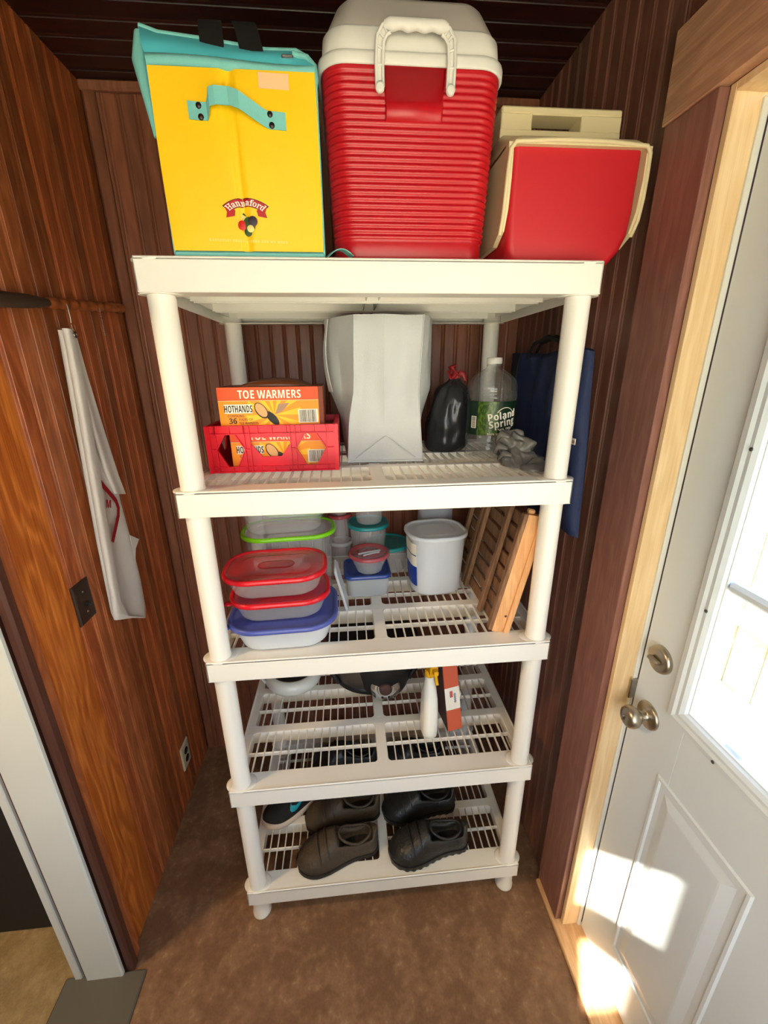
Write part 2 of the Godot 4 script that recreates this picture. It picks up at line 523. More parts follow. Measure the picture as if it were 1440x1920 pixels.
func build_room() -> void:
	var g := Geo.new()
	g.box(Vector3((XL + XR) / 2 + 0.04, -0.05, 0.44), Vector3(1.75, 0.1, 2.42), 0.001)
	struct("floor", g, M.floor, "worn brown painted floor with pale scuffs", "floor")

	# left wall, with a doorway from z = 0.10 to 0.98
	g = Geo.new()
	g.box(Vector3(XL - 0.0635, YC / 2, -0.355), Vector3(0.113, YC, 0.90), 0.001)
	g.box(Vector3(XL - 0.0635, 2.30, 0.54), Vector3(0.113, 0.52, 0.90), 0.001)
	g.box(Vector3(XL - 0.0635, YC / 2, 1.33), Vector3(0.113, YC, 0.70), 0.001)
	var wl := struct("wall_left", g, M.dark_trim, "beadboard wall of reddish stained pine at the left", "wall")
	var p := 0.0539
	lay_boards(wl, 11, Vector3(XL, 0, ZB + 0.004), Vector3.BACK, Vector3.RIGHT, p, board_mesh(p, YC), ["bead0", "bead1", "bead2", "bead3"], 5)
	var wb := part(wl, "board", board_mesh(0.148, YC), M.wide_pine)
	wb.transform = Transform3D(Basis(Vector3.BACK, Vector3.RIGHT, Vector3.UP), Vector3(XL, 0, ZB + 0.004 + 11 * p))
	# stained casing round the doorway
	g = Geo.new()
	g.box(Vector3(XL + 0.006, 1.02, 0.047), Vector3(0.014, 2.05, 0.030), 0.003)
	part(wl, "casing_strip", g, M.bead0)
	g = Geo.new()
	g.box(Vector3(XL + 0.010, 1.02, 0.076), Vector3(0.024, 2.05, 0.030), 0.006)
	part(wl, "casing_strip", g, M.dark_trim)
	g = Geo.new()
	g.box(Vector3(XL - 0.0575, 1.02, 0.096), Vector3(0.107, 2.04, 0.014), 0.003)
	struct("trim_1", g, M.white_paint, "white painted jamb of the doorway at the lower left", "trim")
	g = Geo.new()
	g.box(Vector3(XL - 0.137, 1.02, 0.060), Vector3(0.022, 2.04, 0.075), 0.003)
	struct("trim_2", g, M.white_paint, "narrow white casing on the far side of the doorway", "trim")
	g = Geo.new()
	g.box(Vector3(-0.873, 0.003, 0.525), Vector3(0.235, 0.012, 0.87), 0.004)
	struct("trim_3", g, M.grey_sill, "worn grey sill across the doorway at the lower left", "trim")

	# back wall
	g = Geo.new()
	g.box(Vector3((XL + XR) / 2, YC / 2, ZB - 0.057), Vector3(1.60, YC, 0.1), 0.001)
	var wk := struct("wall_back", g, M.dark_trim, "dark stained beadboard wall behind the shelving unit", "wall")
	lay_boards(wk, 29, Vector3(XR, 0, ZB), Vector3.LEFT, Vector3.BACK, 0.048, board_mesh(0.048, YC), ["back0", "back1", "back2"], 9)
	g = Geo.new()
	g.box(Vector3((XL + XR) / 2, YC - 0.012, ZB + 0.010), Vector3(XR - XL, 0.026, 0.020), 0.005)
	struct("trim_4", g, M.back0, "thin brown moulding where the back wall meets the ceiling", "trim")
	g = Geo.new()
	g.box(Vector3(XL + 0.024, YC / 2, ZB + 0.008), Vector3(0.034, YC - 0.03, 0.016), 0.004)
	struct("trim_5", g, M.back1, "upright brown corner moulding at the left of the back wall", "trim")

	# right wall: boards, then the door opening from z = 0.11 to 1.01
	g = Geo.new()
	g.box(Vector3(XR + 0.0635, YC / 2, -0.355), Vector3(0.113, YC, 0.93), 0.001)
	g.box(Vector3(XR + 0.0635, 2.385, 0.56), Vector3(0.113, 0.35, 0.90), 0.001)
	g.box(Vector3(XR + 0.0635, YC / 2, 1.33), Vector3(0.113, YC, 0.64), 0.001)
	var wr := struct("wall_right", g, M.dark_trim, "dark stained board wall, greyed by painted haze, between the shelving and the white door", "wall")
	lay_boards(wr, 15, Vector3(XR, 0, 0.05), Vector3.FORWARD, Vector3.LEFT, 0.0515, board_mesh(0.0515, YC), ["hazed_board0", "hazed_board1", "hazed_board2"], 13)

	# wall behind the camera with a wide window that lights the room
	g = Geo.new()
	g.box(Vector3(-0.12, 0.36, ZF + 0.05), Vector3(1.75, 0.72, 0.1), 0.001)
	g.box(Vector3(-0.12, 2.47, ZF + 0.05), Vector3(1.75, 0.24, 0.1), 0.001)
	g.box(Vector3(-0.87, 1.53, ZF + 0.05), Vector3(0.25, 1.66, 0.1), 0.001)
	g.box(Vector3(0.63, 1.53, ZF + 0.05), Vector3(0.25, 1.66, 0.1), 0.001)
	struct("wall_front", g, M.plaster, "wall with a wide window opposite the shelving", "wall")
	var wn := Node3D.new()
	wn.name = "window_1"
	wn.set_meta("kind", "structure")
	wn.set_meta("label", "wide window opposite the shelving unit")
	wn.set_meta("category", "window")
	add_child(wn)
	g = Geo.new()
	for y in [0.735, 2.335]:
		g.box(Vector3(-0.12, y, ZF + 0.03), Vector3(1.25, 0.03, 0.06), 0.003)
	for x in [-0.73, -0.32, 0.49]:
		g.box(Vector3(x, 1.535, ZF + 0.03), Vector3(0.03, 1.6, 0.06), 0.003)
	part(wn, "window_frame", g, M.white_paint)

	# ceiling
	g = Geo.new()
	g.box(Vector3((XL + XR) / 2, YC + 0.057, 0.45), Vector3(1.75, 0.1, 2.45), 0.001)
	var c := struct("ceiling", g, M.dark_trim, "dark stained plank ceiling", "ceiling")
	lay_boards(c, 37, Vector3(XL, YC, ZB), Vector3.BACK, Vector3.DOWN, 0.0628, board_mesh(0.0628, XR - XL), ["ceil0", "ceil1", "ceil2"], 17)

	# the room beyond the doorway at the left
	g = Geo.new()
	g.box(Vector3(-2.0, -0.052, 0.55), Vector3(2.14, 0.1, 1.5), 0.001)
	struct("floor_side_room", g, M.tan_floor, "tan floor of the room beyond the doorway at the lower left", "floor")
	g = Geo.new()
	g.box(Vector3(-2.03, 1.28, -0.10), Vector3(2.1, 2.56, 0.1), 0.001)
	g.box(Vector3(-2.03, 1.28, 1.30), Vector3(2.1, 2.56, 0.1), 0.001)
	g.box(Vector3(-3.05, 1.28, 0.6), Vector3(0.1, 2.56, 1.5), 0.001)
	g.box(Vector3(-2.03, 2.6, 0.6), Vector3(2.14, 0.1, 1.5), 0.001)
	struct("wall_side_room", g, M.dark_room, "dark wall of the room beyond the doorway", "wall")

func build_door() -> void:
	# casing
	var g := Geo.new()
	g.box(Vector3(XR - 0.008, 1.095, 0.032), Vector3(0.022, 2.19, 0.126), 0.0015)
	g.box(Vector3(XR - 0.004, 1.095, 1.08), Vector3(0.022, 2.19, 0.126), 0.0015)
	struct("trim_6", g, M.casing, "reddish brown upright casing board beside the white door", "trim")
	g = Geo.new()
	g.box(Vector3(XR - 0.011, 2.262, 0.56), Vector3(0.024, 0.142, 1.19), 0.0015)
	struct("trim_7", g, M.casing_lit, "brown head casing above the white door, painted lighter as lit", "trim")
	# pine jamb
	g = Geo.new()
	g.box(Vector3(XR + 0.028, 1.095, 0.104), Vector3(0.060, 2.19, 0.014), 0.0015)
	g.box(Vector3(XR + 0.028, 1.095, 1.012), Vector3(0.060, 2.19, 0.014), 0.0015)
	g.box(Vector3(XR + 0.028, 2.183, 0.56), Vector3(0.060, 0.014, 0.90), 0.0015)
	struct("trim_8", g, M.pine, "pale pine jamb around the white door", "trim")
	g = Geo.new()
	g.box(Vector3(0.6275, 1.09, 0.1125), Vector3(0.012, 2.16, 0.009), 0.002)
	struct("trim_9", g, M.white_paint, "thin white weatherstrip on the pine jamb", "trim")
	g = Geo.new()
	g.box(Vector3(0.598, 0.006, 0.52), Vector3(0.108, 0.016, 1.09), 0.003)
	struct("trim_10", g, M.threshold, "light oak threshold board under the white door", "trim")

	var d := Node3D.new()
	d.name = "door_1"
	d.set_meta("kind", "structure")
	d.set_meta("label", "white panelled entry door with a divided glass light, at the right")
	d.set_meta("category", "door")
	add_child(d)
	var z0 := 0.122
	var z1 := 1.000
	var xd := 0.63
	var yb := 0.024
	var yt := 2.172
	var gz0 := 0.275
	var gz1 := 0.847
	var gy0 := 1.055
	var gy1 := 1.975
	g = Geo.new()
	var th := 0.044
	var xc := xd + th / 2
	g.box(Vector3(xc, (yb + yt) / 2, (z0 + gz0) / 2), Vector3(th, yt - yb, gz0 - z0), 0.001)
	g.box(Vector3(xc, (yb + yt) / 2, (z1 + gz1) / 2), Vector3(th, yt - yb, z1 - gz1), 0.001)
	g.box(Vector3(xc, (yb + gy0) / 2, (gz0 + gz1) / 2), Vector3(th, gy0 - yb, gz1 - gz0), 0.001)
	g.box(Vector3(xc, (gy1 + yt) / 2, (gz0 + gz1) / 2), Vector3(th, yt - gy1, gz1 - gz0), 0.001)
	part(d, "slab", g, M.door)
	# two raised panels
	for k in 2:
		g = Geo.new()
		var pz := 0.366 + 0.385 * k
		var w := 0.246 if k == 0 else 0.246
		var hh := 0.66
		var cy := 0.515
		var prof := [[0.0, -0.0005], [0.004, 0.004], [0.010, 0.004], [0.014, 0.0006], [0.028, 0.0006], [0.032, 0.0014], [0.052, 0.0062], [0.056, 0.0066]]
		var rings := []
		for q in prof:
			var ring := PackedVector3Array()
			for s in [Vector2(-1, -1), Vector2(1, -1), Vector2(1, 1), Vector2(-1, 1)]:
				ring.append(Vector3(xd - q[1], cy + s.y * (hh / 2 - q[0]), pz + s.x * (w / 2 - q[0])))
			rings.append(ring)
		g.loft(rings, false, true, -1)
		for i in g.g.size():
			g.g[i] = -1
		part(d, "raised_panel", g, M.door)
	# bolection frame of the light
	g = Geo.new()
	var fr := [[0.046, 0.0], [0.046, 0.006], [0.040, 0.012], [0.028, 0.014], [0.022, 0.010], [0.014, 0.011], [0.006, 0.006], [0.0, -0.004], [0.0, -0.016]]
	var rings2 := []
	for q in fr:
		var ring := PackedVector3Array()
		for s in [Vector2(-1, -1), Vector2(1, -1), Vector2(1, 1), Vector2(-1, 1)]:
			ring.append(Vector3(xd - q[1], (gy0 + gy1) / 2 + s.y * ((gy1 - gy0) / 2 + q[0]), (gz0 + gz1) / 2 + s.x * ((gz1 - gz0) / 2 + q[0])))
		rings2.append(ring)
	g.loft(rings2, false, false, -1)
	for i in g.g.size():
		g.g[i] = -1
	var fr_part := part(d, "glass_frame", g, M.door)
	for s in [[1.30, 0.2615], [1.62, 0.2615], [1.021, 0.36], [1.021, 0.62]]:
		g = Geo.new()
		g.lathe([Vector2(0.0002, 0.0), Vector2(0.0035, 0.0), Vector2(0.0035, 0.0015), Vector2(0.0005, 0.002)], 10)
		var sc := part(fr_part, "screw_cover", g, M.seal)
		sc.transform = Transform3D(Basis(Vector3.BACK, PI / 2), Vector3(xd - 0.0135, s[0], s[1]))
	for k in [1, 2]:
		g = Geo.new()
		var y: float = gy0 + (gy1 - gy0) * k / 3.0
		g.box(Vector3(xd + 0.012, y, (gz0 + gz1) / 2), Vector3(0.026, 0.022, gz1 - gz0), 0.007)
		part(d, "muntin", g, M.door)
		g = Geo.new()
		var z: float = gz0 + (gz1 - gz0) * k / 3.0
		g.box(Vector3(xd + 0.012, (gy0 + gy1) / 2, z), Vector3(0.024, gy1 - gy0, 0.022), 0.007)
		part(d, "muntin", g, M.door)
	for i in 3:
		for j in 3:
			g = Geo.new()
			var cw := (gz1 - gz0) / 3.0
			var ch := (gy1 - gy0) / 3.0
			g.box(Vector3(xd + 0.016, gy0 + ch * (j + 0.5), gz0 + cw * (i + 0.5)), Vector3(0.003, ch - 0.012, cw - 0.012), 0.0005)
			part(d, "pane", g, M.pane)
	# deadbolt
	g = Geo.new()
	var tilt := Transform3D(Basis(Vector3.BACK, PI / 2), Vector3(xd, 1.117, 0.176))
	g.lathe([Vector2(0.033, 0), Vector2(0.033, 0.006), Vector2(0.031, 0.011), Vector2(0.026, 0.0135), Vector2(0.012, 0.0145), Vector2(0.0005, 0.0145)], 28, Vector3.ZERO, 1, 1, true, true, 1, tilt)
	var db := part(d, "deadbolt", g, M.nickel, "brushed nickel deadbolt rose above the door knob")
	g = Geo.new()
	g.box(Vector3(xd - 0.021, 1.117, 0.176), Vector3(0.014, 0.011, 0.034), 0.004)
	part(db, "thumb_turn", g, M.nickel)
	# knob
	g = Geo.new()
	tilt = Transform3D(Basis(Vector3.BACK, PI / 2), Vector3(xd, 0.955, 0.178))
	g.lathe([Vector2(0.034, 0), Vector2(0.034, 0.004), Vector2(0.031, 0.008), Vector2(0.016, 0.010), Vector2(0.0125, 0.014), Vector2(0.0125, 0.026)], 28, Vector3.ZERO, 1, 1, true, false, 1, tilt)
	var kb := part(d, "door_knob", g, M.nickel, "round brushed nickel door knob")
	g = Geo.new()
	g.lathe([Vector2(0.0125, 0.024), Vector2(0.020, 0.031), Vector2(0.0265, 0.040), Vector2(0.0275, 0.049), Vector2(0.0245, 0.057), Vector2(0.017, 0.062), Vector2(0.008, 0.0635), Vector2(0.0005, 0.0635)], 28, Vector3.ZERO, 1, 1, true, true, 1, tilt)
	part(kb, "knob_ball", g, M.nickel)
	g = Geo.new()
	g.box(Vector3(xd - 0.066, 0.955, 0.178), Vector3(0.006, 0.012, 0.004), 0.001)
	part(kb, "lock_button", g, M.nickel)
	g = Geo.new()
	g.box(Vector3(xd - 0.004, 0.985, 0.1205), Vector3(0.024, 0.058, 0.004), 0.0015)
	struct("trim_11", g, M.steel, "metal strike plate on the pine jamb beside the knob", "trim")

func build_outside() -> void:
	var g := Geo.new()
	g.box(Vector3(0, -0.25, 0), Vector3(30, 0.1, 30), 0.001)
	var o := struct("ground_outside", g, M.deck_pale, "pale ground outside the house", "ground")
	g = Geo.new()
	var f := thing("porch_fence", "pale sunlit board fence seen through the door glass", "fence", Vector3(2.3, -0.2, 0))
	for i in 22:
		g = Geo.new()
		g.box(Vector3(0.02, 1.0, -3.0 + i * 0.2), Vector3(0.03, 2.0, 0.19), 0.004)
		part(f, "fence_board", g, M.deck_pale)
	for y in [0.5, 1.6]:
		g = Geo.new()
		g.box(Vector3(-0.02, y, -0.9), Vector3(0.05, 0.09, 4.4), 0.004)
		part(f, "rail", g, M.deck_pale)
	var pst := thing("porch_post", "orange toned wooden porch post outside the door glass", "post", Vector3(1.75, -0.2, -0.02))
	g = Geo.new()
	g.box(Vector3(0, 0.75, 0), Vector3(0.10, 1.5, 0.10), 0.006)
	part(pst, "shaft", g, M.post_orange)
	g = Geo.new()
	g.box(Vector3(0, 1.52, 0), Vector3(0.14, 0.04, 0.14), 0.006)
	part(pst, "cap", g, M.post_orange)
	g = Geo.new()
	g.tube([Vector3(0.0, 1.30, 0.05), Vector3(-0.02, 1.22, 0.16), Vector3(-0.02, 1.08, 0.24), Vector3(-0.02, 0.98, 0.26)], [0.02, 0.026, 0.022, 0.02], 8)
	part(pst, "curved_bracket", g, M.post_orange)

# added unseen slab over the window behind the camera; its two gaps shape the sun
func build_light_helpers() -> void:
	var g := Geo.new()
	var y := 2.46
	# slab pieces laid so that two slanting openings are left
	var rx := Transform3D(Basis(Vector3(1, 0, 0), Vector3(0, 0, 1), Vector3(0, -1, 0)), Vector3(0, y, 0))
	var bands := [[1.71, 1.7866], [1.7866, 1.9834, -0.235, -0.0868, -0.3334, -0.1852], [1.9834, 2.1136], [2.1136, 2.26, -0.370, -0.2688, -0.4432, -0.342], [2.26, 3.4]]
	for q in bands:
		if q.size() == 2:
			g.prism(PackedVector2Array([Vector2(-1.9, q[0]), Vector2(1.0, q[0]), Vector2(1.0, q[1]), Vector2(-1.9, q[1])]), 0.006, rx)
		else:
			g.prism(PackedVector2Array([Vector2(-1.9, q[0]), Vector2(q[2], q[0]), Vector2(q[4], q[1]), Vector2(-1.9, q[1])]), 0.006, rx)
			g.prism(PackedVector2Array([Vector2(q[3], q[0]), Vector2(1.0, q[0]), Vector2(1.0, q[1]), Vector2(q[5], q[1])]), 0.006, rx)
	struct("added_sun_blocker", g, M.deck_pale, "added unseen slab with two openings that shape the sun through the window", "roof")
	# added unseen lamp that brightens the tan floor of the side room
	var l := thing("added_fill_lamp", "added unseen round lamp that brightens the room beyond the doorway", "lamp", Vector3(-1.75, 2.54, 0.75))
	g = Geo.new()
	g.lathe([Vector2(0.14, 0.0), Vector2(0.14, -0.03), Vector2(0.10, -0.06), Vector2(0.001, -0.07)], 24)
	var sh := mat("fill_lamp_glass", Color(0.9, 0.85, 0.75), 0.4)
	sh.emission_enabled = true
	sh.emission = Color(1.0, 0.85, 0.65)
	sh.emission_energy_multiplier = 2.0
	part(l, "shade", g, sh)
	var o := OmniLight3D.new()
	o.name = "fill_lamp_light"
	o.position = Vector3(0, -0.12, 0)
	o.light_color = Color(1.0, 0.85, 0.65)
	o.light_energy = 3.0
	o.omni_range = 6.0
	o.omni_attenuation = 2.0
	o.light_size = 0.12
	o.shadow_enabled = true
	l.add_child(o)

# ---------------------------------------------------------------- shelving unit
const ROWS := [[-0.062, -0.211], [-0.239, -0.390], [-0.418, -0.567]]

func build_shelving() -> void:
	var W := 0.914
	var D := 0.613
	var H := 0.059
	var u := thing("shelving_unit", "white plastic shelving unit with five slotted shelves on round posts", "shelving", Vector3.ZERO)
	# rim
	var rim := Geo.new()
	rim.box(Vector3(0, -H / 2 + 0.001, -0.0025), Vector3(W, H + 0.002, 0.005), 0.0018)
	rim.box(Vector3(0, -H / 2 + 0.001, -D + 0.0025), Vector3(W, H + 0.002, 0.005), 0.0018)
	for s in [-1, 1]:
		rim.box(Vector3(s * (W / 2 - 0.0025), -H / 2 + 0.001, -D / 2), Vector3(0.005, H + 0.002, D), 0.0018)
	# inner return of the rim underneath
	rim.box(Vector3(0, -H + 0.0015, -0.025), Vector3(W, 0.003, 0.05), 0.001)
	rim.box(Vector3(0, -H + 0.0015, -D + 0.02), Vector3(W, 0.003, 0.04), 0.001)
	# deck plates
	var deck := Geo.new()
	var t := 0.004
	var zs := [0.0, -0.062, -0.211, -0.239, -0.390, -0.418, -0.567, -D]
	for k in [0, 2, 4, 6]:
		var a: float = zs[k]
		var b: float = zs[k + 1]
		deck.box(Vector3(0, -t / 2 - 0.001, (a + b) / 2), Vector3(W - 0.004, t, a - b), 0.0008)
	for r in ROWS:
		var zc: float = (r[0] + r[1]) / 2
		var zl: float = r[0] - r[1]
		for s in [-1, 1]:
			deck.box(Vector3(s * 0.4425, -t / 2 - 0.001, zc), Vector3(0.025, t, zl), 0.0005)
			deck.box(Vector3(s * 0.430, -0.0225, zc), Vector3(0.0026, 0.041, zl), 0.0006)
			deck.box(Vector3(s * 0.0155, -0.0225, zc), Vector3(0.0026, 0.041, zl), 0.0006)
		deck.box(Vector3(0, -t / 2 - 0.001, zc), Vector3(0.031, t, zl), 0.0005)
		for z in r:
			deck.box(Vector3(0, -0.0235, z), Vector3(0.862, 0.044, 0.0028), 0.0006)
	# rounded slot corners
	for r in ROWS:
		for sx in [-1, 1]:
			for c in [[0.0165, 1, r[0], -1], [0.429, -1, r[0], -1], [0.0165, 1, r[1], 1], [0.429, -1, r[1], 1]]:
				var poly := PackedVector2Array()
				poly.append(Vector2(0, 0))
				for i in 6:
					var a := PI / 2 * i / 5.0
					poly.append(Vector2(0.013 * (1 - sin(a)), 0.013 * (1 - cos(a))))
				var bx := Basis(Vector3(c[1] * sx, 0, 0), Vector3(0, 0, c[3]), Vector3(0, -1, 0))
				deck.prism(poly, 0.004, Transform3D(bx, Vector3(sx * c[0], -0.001, c[2])))
	# corner sockets
	var coll := Geo.new()
	for sx in [-1, 1]:
		for zz in [-0.031, -D + 0.031]:
			var c := Vector3(sx * (W / 2 - 0.031), 0, zz)
			coll.lathe([Vector2(0.0425, -0.0045), Vector2(0.044, -0.003), Vector2(0.044, -0.0005), Vector2(0.0425, 0.001), Vector2(0.034, 0.0012), Vector2(0.030, 0.0012)], 28, c, 1.0, 0.74, true, true, 5)
			coll.lathe([Vector2(0.030, -0.004), Vector2(0.031, -H + 0.004), Vector2(0.040, -H + 0.002), Vector2(0.042, -H + 0.0005), Vector2(0.042, -H - 0.001), Vector2(0.040, -H - 0.0015)], 28, c, 1.0, 0.74, true, true, 5)
	var bar := Geo.new()
	bar.box(Vector3(0, -0.0065, 0), Vector3(0.0032, 0.011, 0.150), 0.0007)
	var bar_mesh := bar.mesh()
	var mid := Geo.new()
	for r in ROWS:
		mid.box(Vector3(0, -0.0145, (r[0] + r[1]) / 2), Vector3(0.858, 0.015, 0.0042), 0.0012)
	var mid_mesh := mid.mesh()
	var rim_mesh := rim.mesh()
	var deck_mesh := deck.mesh()
	var coll_mesh := coll.mesh()
	var bars := Geo.new()
	for r in ROWS:
		for s in [-1, 1]:
			for i in 15:
				bars.box(Vector3(s * (0.0155 + 0.4145 * (i + 1) / 16.0), -0.0065, (r[0] + r[1]) / 2), Vector3(0.0032, 0.011, 0.150), 0.0007)
	var bars_mesh := bars.mesh()
	for y in [Y1, Y2, Y3, Y4, Y5]:
		var s := part(u, "shelf", deck_mesh, M.plastic)
		s.position.y = y
		part(s, "rim", rim_mesh, M.plastic)
		part(s, "corner_socket", coll_mesh, M.plastic)
		part(s, "cross_bar", mid_mesh, M.plastic)
		if y == Y5 or y == Y4 or y == Y3:
			for r in ROWS:
				for q in [-1, 1]:
					for i in 15:
						var b := part(s, "slat", bar_mesh, M.plastic)
						b.position = Vector3(q * (0.0155 + 0.4145 * (i + 1) / 16.0), 0, (r[0] + r[1]) / 2)
		else:
			var b := part(s, "slats", bars_mesh, M.plastic)
			b.set_meta("kind", "stuff")
	# posts
	var L := Y1 - Y2 - H
	var pg := Geo.new()
	pg.lathe([Vector2(0.0272, 0.0005), Vector2(0.0272, 0.004), Vector2(0.0262, 0.006), Vector2(0.0262, L - 0.006), Vector2(0.0258, L)], 28)
	var pm := pg.mesh()
	var fg := Geo.new()
	fg.lathe([Vector2(0.026, 0.0), Vector2(0.030, 0.003), Vector2(0.0305, 0.010), Vector2(0.028, 0.016), Vector2(0.027, 0.050), Vector2(0.029, Y5 - H)], 24)
	var fm := fg.mesh()
	for sx in [-1, 1]:
		for zz in [-0.031, -D + 0.031]:
			for y in [Y2, Y3, Y4, Y5]:
				var p := part(u, "post", pm, M.plastic)
				p.position = Vector3(sx * (W / 2 - 0.031), y, zz)
			var f := part(u, "foot", fm, M.plastic)
			f.position = Vector3(sx * (W / 2 - 0.031), 0, zz)

# ---------------------------------------------------------------- top shelf
func build_cooler_bag() -> void:
	var b := thing("insulated_bag", "yellow insulated grocery bag with teal trim standing at the left of the top shelf", "bag", Vector3(-0.2435, Y1 + 0.0005, 0))
	var hw := 0.1385
	var H := 0.286
	# body
	var g := Geo.new()
	var rings := []
	for q in [[0.0, 0.267, 0.168], [0.006, 0.275, 0.176], [0.02, 0.276, 0.178], [0.15, 0.273, 0.180], [0.27, 0.276, 0.178], [H, 0.276, 0.172]]:
		rings.append(rr(q[1], q[2], 0.012, q[0], 0, -0.108, 4))
	g.loft(rings, true, true, 1)
	part(b, "body", g, M.teal)
	# yellow front panel with a centre crease and soft pleats
	var fz := func(s: float, t: float) -> float:
		var x := (s - 0.5) * 2.0
		var crease: float = (0.0075 - 0.0055 * t * t) * exp(-pow((x + 0.02 + 0.03 * t) / 0.035, 2.0))
		var pl := 0.0040 * exp(-pow((x + 0.30 - 0.25 * t) / 0.06, 2.0)) * smoothstep(0.55, 1.0, t) + 0.0034 * exp(-pow((x + 0.15 - 0.05 * t) / 0.04, 2.0)) * smoothstep(0.6, 1.0, t)
		var puff: float = 0.006 * (1.0 - x * x) * sin(PI * t)
		return -0.0100 + puff - crease - pl + 0.0012 * sin(x * 7.0 + t * 5.0) * sin(PI * t)
	g = Geo.new()
	g.grid(func(s: float, t: float) -> Vector3: return Vector3((s - 0.5) * 2.0 * (hw - 0.001 + 0.0015 * (1.0 - 4.0 * (t - 0.5) * (t - 0.5))), 0.012 + t * (H - 0.019), fz.call(s, t)), 48, 24)
	part(b, "front_panel", g, M.yellow)
	var at := func(x: float, y: float, dz: float) -> Vector3:
		return Vector3(x, y, fz.call(x / (2 * hw) + 0.5, (y - 0.012) / (H - 0.019)) + dz)
	# piping
	for e in [[Vector3(-hw, 0.006, -0.016), Vector3(-hw, H - 0.004, -0.016)], [Vector3(hw, 0.006, -0.016), Vector3(hw, H - 0.008, -0.016)]]:
		g = Geo.new()
		g.tube([e[0], (e[0] + e[1]) / 2.0, e[1]], 0.0028, 8)
		part(b, "piping", g, M.teal)
	g = Geo.new()
	g.box(Vector3(0, 0.006, -0.0145), Vector3(0.279, 0.012, 0.008), 0.003)
	part(b, "bottom_binding", g, M.teal)
	# binding along the top, drooping to the right
	g = Geo.new()
	var pr := []
	for i in 9:
		var s := i / 8.0
		var x := -hw + s * 2 * hw
		var yy := 0.291 - 0.006 * s + 0.002 * sin(s * 6.0)
		pr.append(PackedVector3Array([Vector3(x, yy - 0.010, -0.012), Vector3(x, yy - 0.002, -0.0095), Vector3(x, yy + 0.005, -0.012), Vector3(x, yy + 0.004, -0.024), Vector3(x, yy - 0.010, -0.024)]))
	g.loft(pr, true, true, 1)
	part(b, "top_binding", g, M.teal)
	# zipped lid rising behind the front edge
	var rx := [-0.158, -0.128, -0.05, 0.0, 0.052, 0.105, 0.124, 0.136]
	var ry := [0.357, 0.349, 0.343, 0.338, 0.333, 0.334, 0.326, 0.310]
	g = Geo.new()
	rings = []
	for i in rx.size():
		var x: float = rx[i]
		var x0 := clampf(x, -hw, hw)
		var y: float = ry[i]
		var fold := 0.004 * sin(i * 2.1)
		rings.append(PackedVector3Array([Vector3(x0, 0.286, -0.016), Vector3(lerpf(x0, x, 0.5), lerpf(0.288, y, 0.45), -0.030 + fold), Vector3(x, y, -0.060), Vector3(x, y + 0.001, -0.064), Vector3(x, lerpf(y, 0.30, 0.5), -0.11), Vector3(x0, 0.286, -0.19), Vector3(x0, 0.280, -0.19), Vector3(x0, 0.280, -0.016)]))
	g.loft(rings, true, true, 1)
	part(b, "zip_lid", g, M.teal_lining)
	g = Geo.new()
	var rp := []
	for i in rx.size():
		rp.append(Vector3(rx[i], ry[i], -0.062))
	g.tube(rp, 0.0045, 8)
	part(b, "lid_piping", g, M.teal)
	# bulging gusset at the left corner
	g = Geo.new()
	g.tube([Vector3(-0.146, 0.19, -0.03), Vector3(-0.152, 0.25, -0.035), Vector3(-0.160, 0.30, -0.045), Vector3(-0.158, 0.345, -0.058)], [0.004, 0.009, 0.012, 0.008], 10)
	part(b, "side_gusset", g, M.teal)
	g = Geo.new()
	g.tube([Vector3(0.10, 0.318, -0.040), Vector3(0.125, 0.314, -0.040), Vector3(0.136, 0.300, -0.036), Vector3(0.138, 0.28, -0.03), Vector3(0.136, 0.262, -0.03)], [0.005, 0.005, 0.006, 0.006, 0.004], 10)
	part(b, "side_gusset", g, M.teal)
	g = Geo.new()
	g.box(Vector3(0.092, 0.309, -0.030), Vector3(0.020, 0.006, 0.004), 0.0015, Transform3D(Basis(Vector3.BACK, 0.0)))
	part(b, "zip_pull", g, M.chrome)
	# dark carrying handles
	for s in [[-0.035, -0.045, 0.0], [0.034, 0.010, 0.045]]:
		g = Geo.new()
		var hp := []
		for i in 7:
			var q := i / 6.0
			hp.append(Vector3(s[0] + (s[1] - s[0]) * q, 0.300 + 0.085 * sin(q * 1.5), -0.040 - 0.05 * q))
		var hr := []
		for p in hp:
			hr.append(PackedVector3Array([p + Vector3(-0.020, 0, 0.002), p + Vector3(0.020, 0, 0.002), p + Vector3(0.020, 0.001, -0.002), p + Vector3(-0.020, 0.001, -0.002)]))
		g.loft(hr, true, true, -1)
		part(b, "carry_strap", g, M.nylon)
	# teal webbing grab handle with dark snaps
	g = Geo.new()
	var wp := [[-0.079, 0.2195, 0.001], [-0.062, 0.2175, 0.002], [-0.047, 0.2165, 0.003], [-0.043, 0.222, 0.008], [-0.040, 0.233, 0.012], [-0.030, 0.2345, 0.015], [-0.008, 0.2345, 0.019], [-0.006, 0.2345, 0.0195], [0.01, 0.228, 0.018], [0.03, 0.218, 0.013], [0.047, 0.2105, 0.006], [0.055, 0.208, 0.003], [0.068, 0.208, 0.002], [0.084, 0.2075, 0.001]]
	var wr := []
	for q in wp:
		var c: Vector3 = at.call(q[0], q[1], q[2])
		wr.append(PackedVector3Array([c + Vector3(0, -0.0125, 0), c + Vector3(0, 0.0125, 0), c + Vector3(0, 0.0125, 0.0016), c + Vector3(0, -0.0125, 0.0016)]))
	g.loft(wr, true, true, -1)
	var gh := part(b, "grab_handle", g, M.teal)
